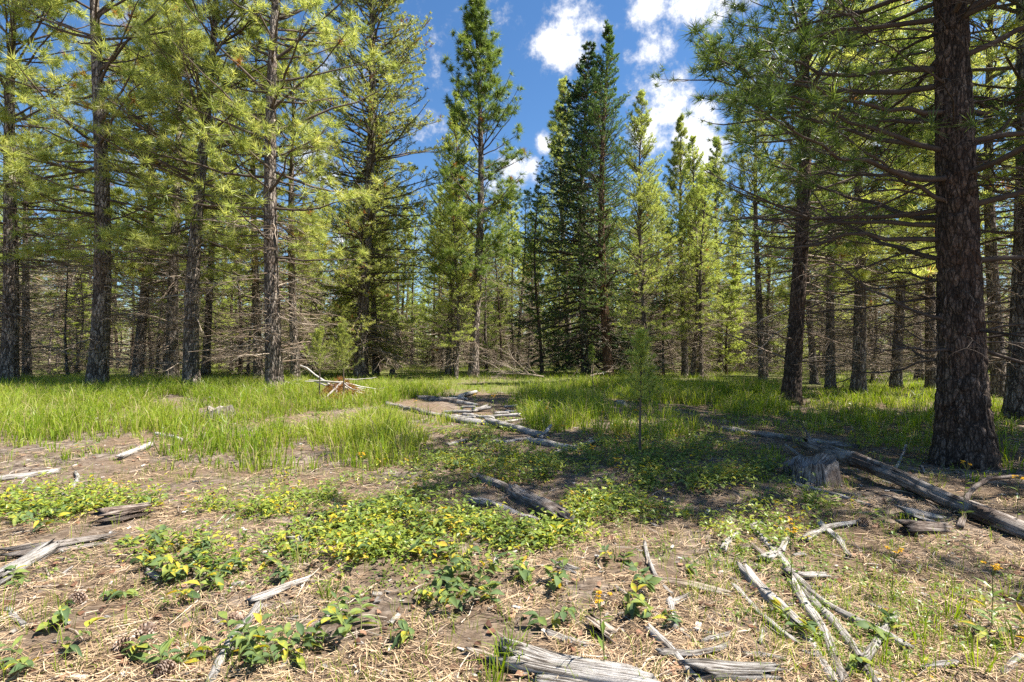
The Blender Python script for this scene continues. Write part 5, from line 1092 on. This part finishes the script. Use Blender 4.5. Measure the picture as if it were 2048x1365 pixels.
FL = [(725, 975, 905, 'y', 'yellow flower cluster before the middle grass'), (835, 855, 797, 'y', 'yellow flower left of the dead wood heap'), (950, 842, 785, 'y', 'largest yellow flower cluster over the dead wood heap'),
 (986, 842, 788, 'y', 'yellow flower right of the largest cluster over the heap'), (1094, 868, 812, 'y', 'slim yellow flower before the dark grass clump'), (1196, 880, 818, 'y', 'yellow flower at the right of the dark grass clump'),
 (1165, 880, 836, 'y', 'low yellow flower in the dark grass'), (1128, 885, 851, 'y', 'smallest yellow flower above the level branch'), (1178, 955, 895, 'y', 'yellowing flower stalk right of the level branch'),
 (1588, 1215, 1052, 'y', 'tall yellow flower rising among the long grey sticks'), (1782, 1200, 1096, 'y', 'yellow flower bud on a thin dark stem over the sticks'), (1985, 1260, 1125, 'y', 'yellow flower at the right edge in dappled light'),
 (1925, 1040, 915, 'y', 'spindly yellow flower before the massive trunk'), (2035, 1060, 945, 'y', 'yellow flower cut by the right edge beside the massive trunk'), (1212, 1345, 1190, 'y', 'tall orange-tipped stalk before the cracked log'),
 (1275, 905, 812, 'y', 'yellow flower beside the lone sapling stem'), (1945, 905, 868, 'y', 'low yellow flowers right behind the massive trunk'),
 (604, 915, 885, 'w', 'white flower in the middle of the left grass'), (195, 860, 835, 'w', 'white flower in the far left tall grass'), (378, 815, 796, 'w', 'white flower, left one of a far pair in grass'),
 (420, 812, 793, 'w', 'white flower, right one of a far pair in grass'), (324, 878, 853, 'w', 'white flower left of the low grey stump'), (1079, 850, 795, 'w', 'tall white flower over the dark grass clump'),
 (1180, 930, 868, 'w', 'white flower right of the stub sticking up'), (490, 1085, 1060, 'w', 'white flower in litter before the leaf patch'), (1350, 965, 938, 'w', 'white flower in the middle shade'), (1395, 900, 873, 'w', 'white flower at the right end of the shade band')]
for i, (px, py, tp, kd, lab) in enumerate(FL): flower(lab, px, py, tp, kd, 500 + i)

# ------------------------------------------------------------------ pine cones
def cone_mesh(seed):
    rng = np.random.default_rng(seed); mb = MB(); n = 110; i = np.arange(n); t = i / n; a = i * 2.39996; r = .045 * np.sin(np.pi * np.clip(t * .92 + .06, 0, 1)) ** .7; z = (t - .5) * .085
    c = np.stack([np.cos(a) * r * .45, np.sin(a) * r * .45, z], -1); o = np.stack([np.cos(a), np.sin(a), lerp(-.2, .8, t)], -1); o = nz(o); s = np.stack([-np.sin(a), np.cos(a), 0 * a], -1); w_ = .011; th = np.cross(o, s) * .003
    tipp = c + o * (r * .62)[:, None]
    V = np.stack([c - s * w_ * .4, c + s * w_ * .4, tipp + s * w_ * .8 + th, tipp - s * w_ * .8 + th, tipp + o * .004 - th, c - th * 2], 1)
    k = i[:, None] * 6
    mb.add(V, quads=k + np.array([[0, 1, 2, 3]]), tris=np.concatenate([k + np.array([[3, 2, 4]]), k + np.array([[0, 3, 4]]), k + np.array([[1, 4, 2]]), k + np.array([[0, 4, 5]]), k + np.array([[5, 4, 1]])]), tint=np.repeat(rng.uniform(.1, 1, n), 6))
    return mb.mesh('pine_cone', M['cone'])
CN = [cone_mesh(1), cone_mesh(2)]
for i, (px, py, lab) in enumerate([(155, 1208, 'open pine cone in the litter below the pale plank'), (248, 1300, 'grey pine cone, left one of the pair near the bottom left'), (292, 1272, 'grey pine cone, right one of the pair near the bottom left'),
                                   (470, 1250, 'brown pine cone touching the white stick'), (330, 1352, 'pine cone at the bottom left edge'), (1725, 1052, 'pine cone in the shade by the curved grey stick')]):
    o = link('pine_cone', CN[i % 2]); p = G(px, py); o.location = p + Vector((0, 0, .022)); o.rotation_euler = (1.2 + i * .3, .4 * i, i * 1.7); o.scale = (.95,) * 3; tag(o, lab, 'pine cone', 'pine cones in the litter')
print('done', time.time() - T0)
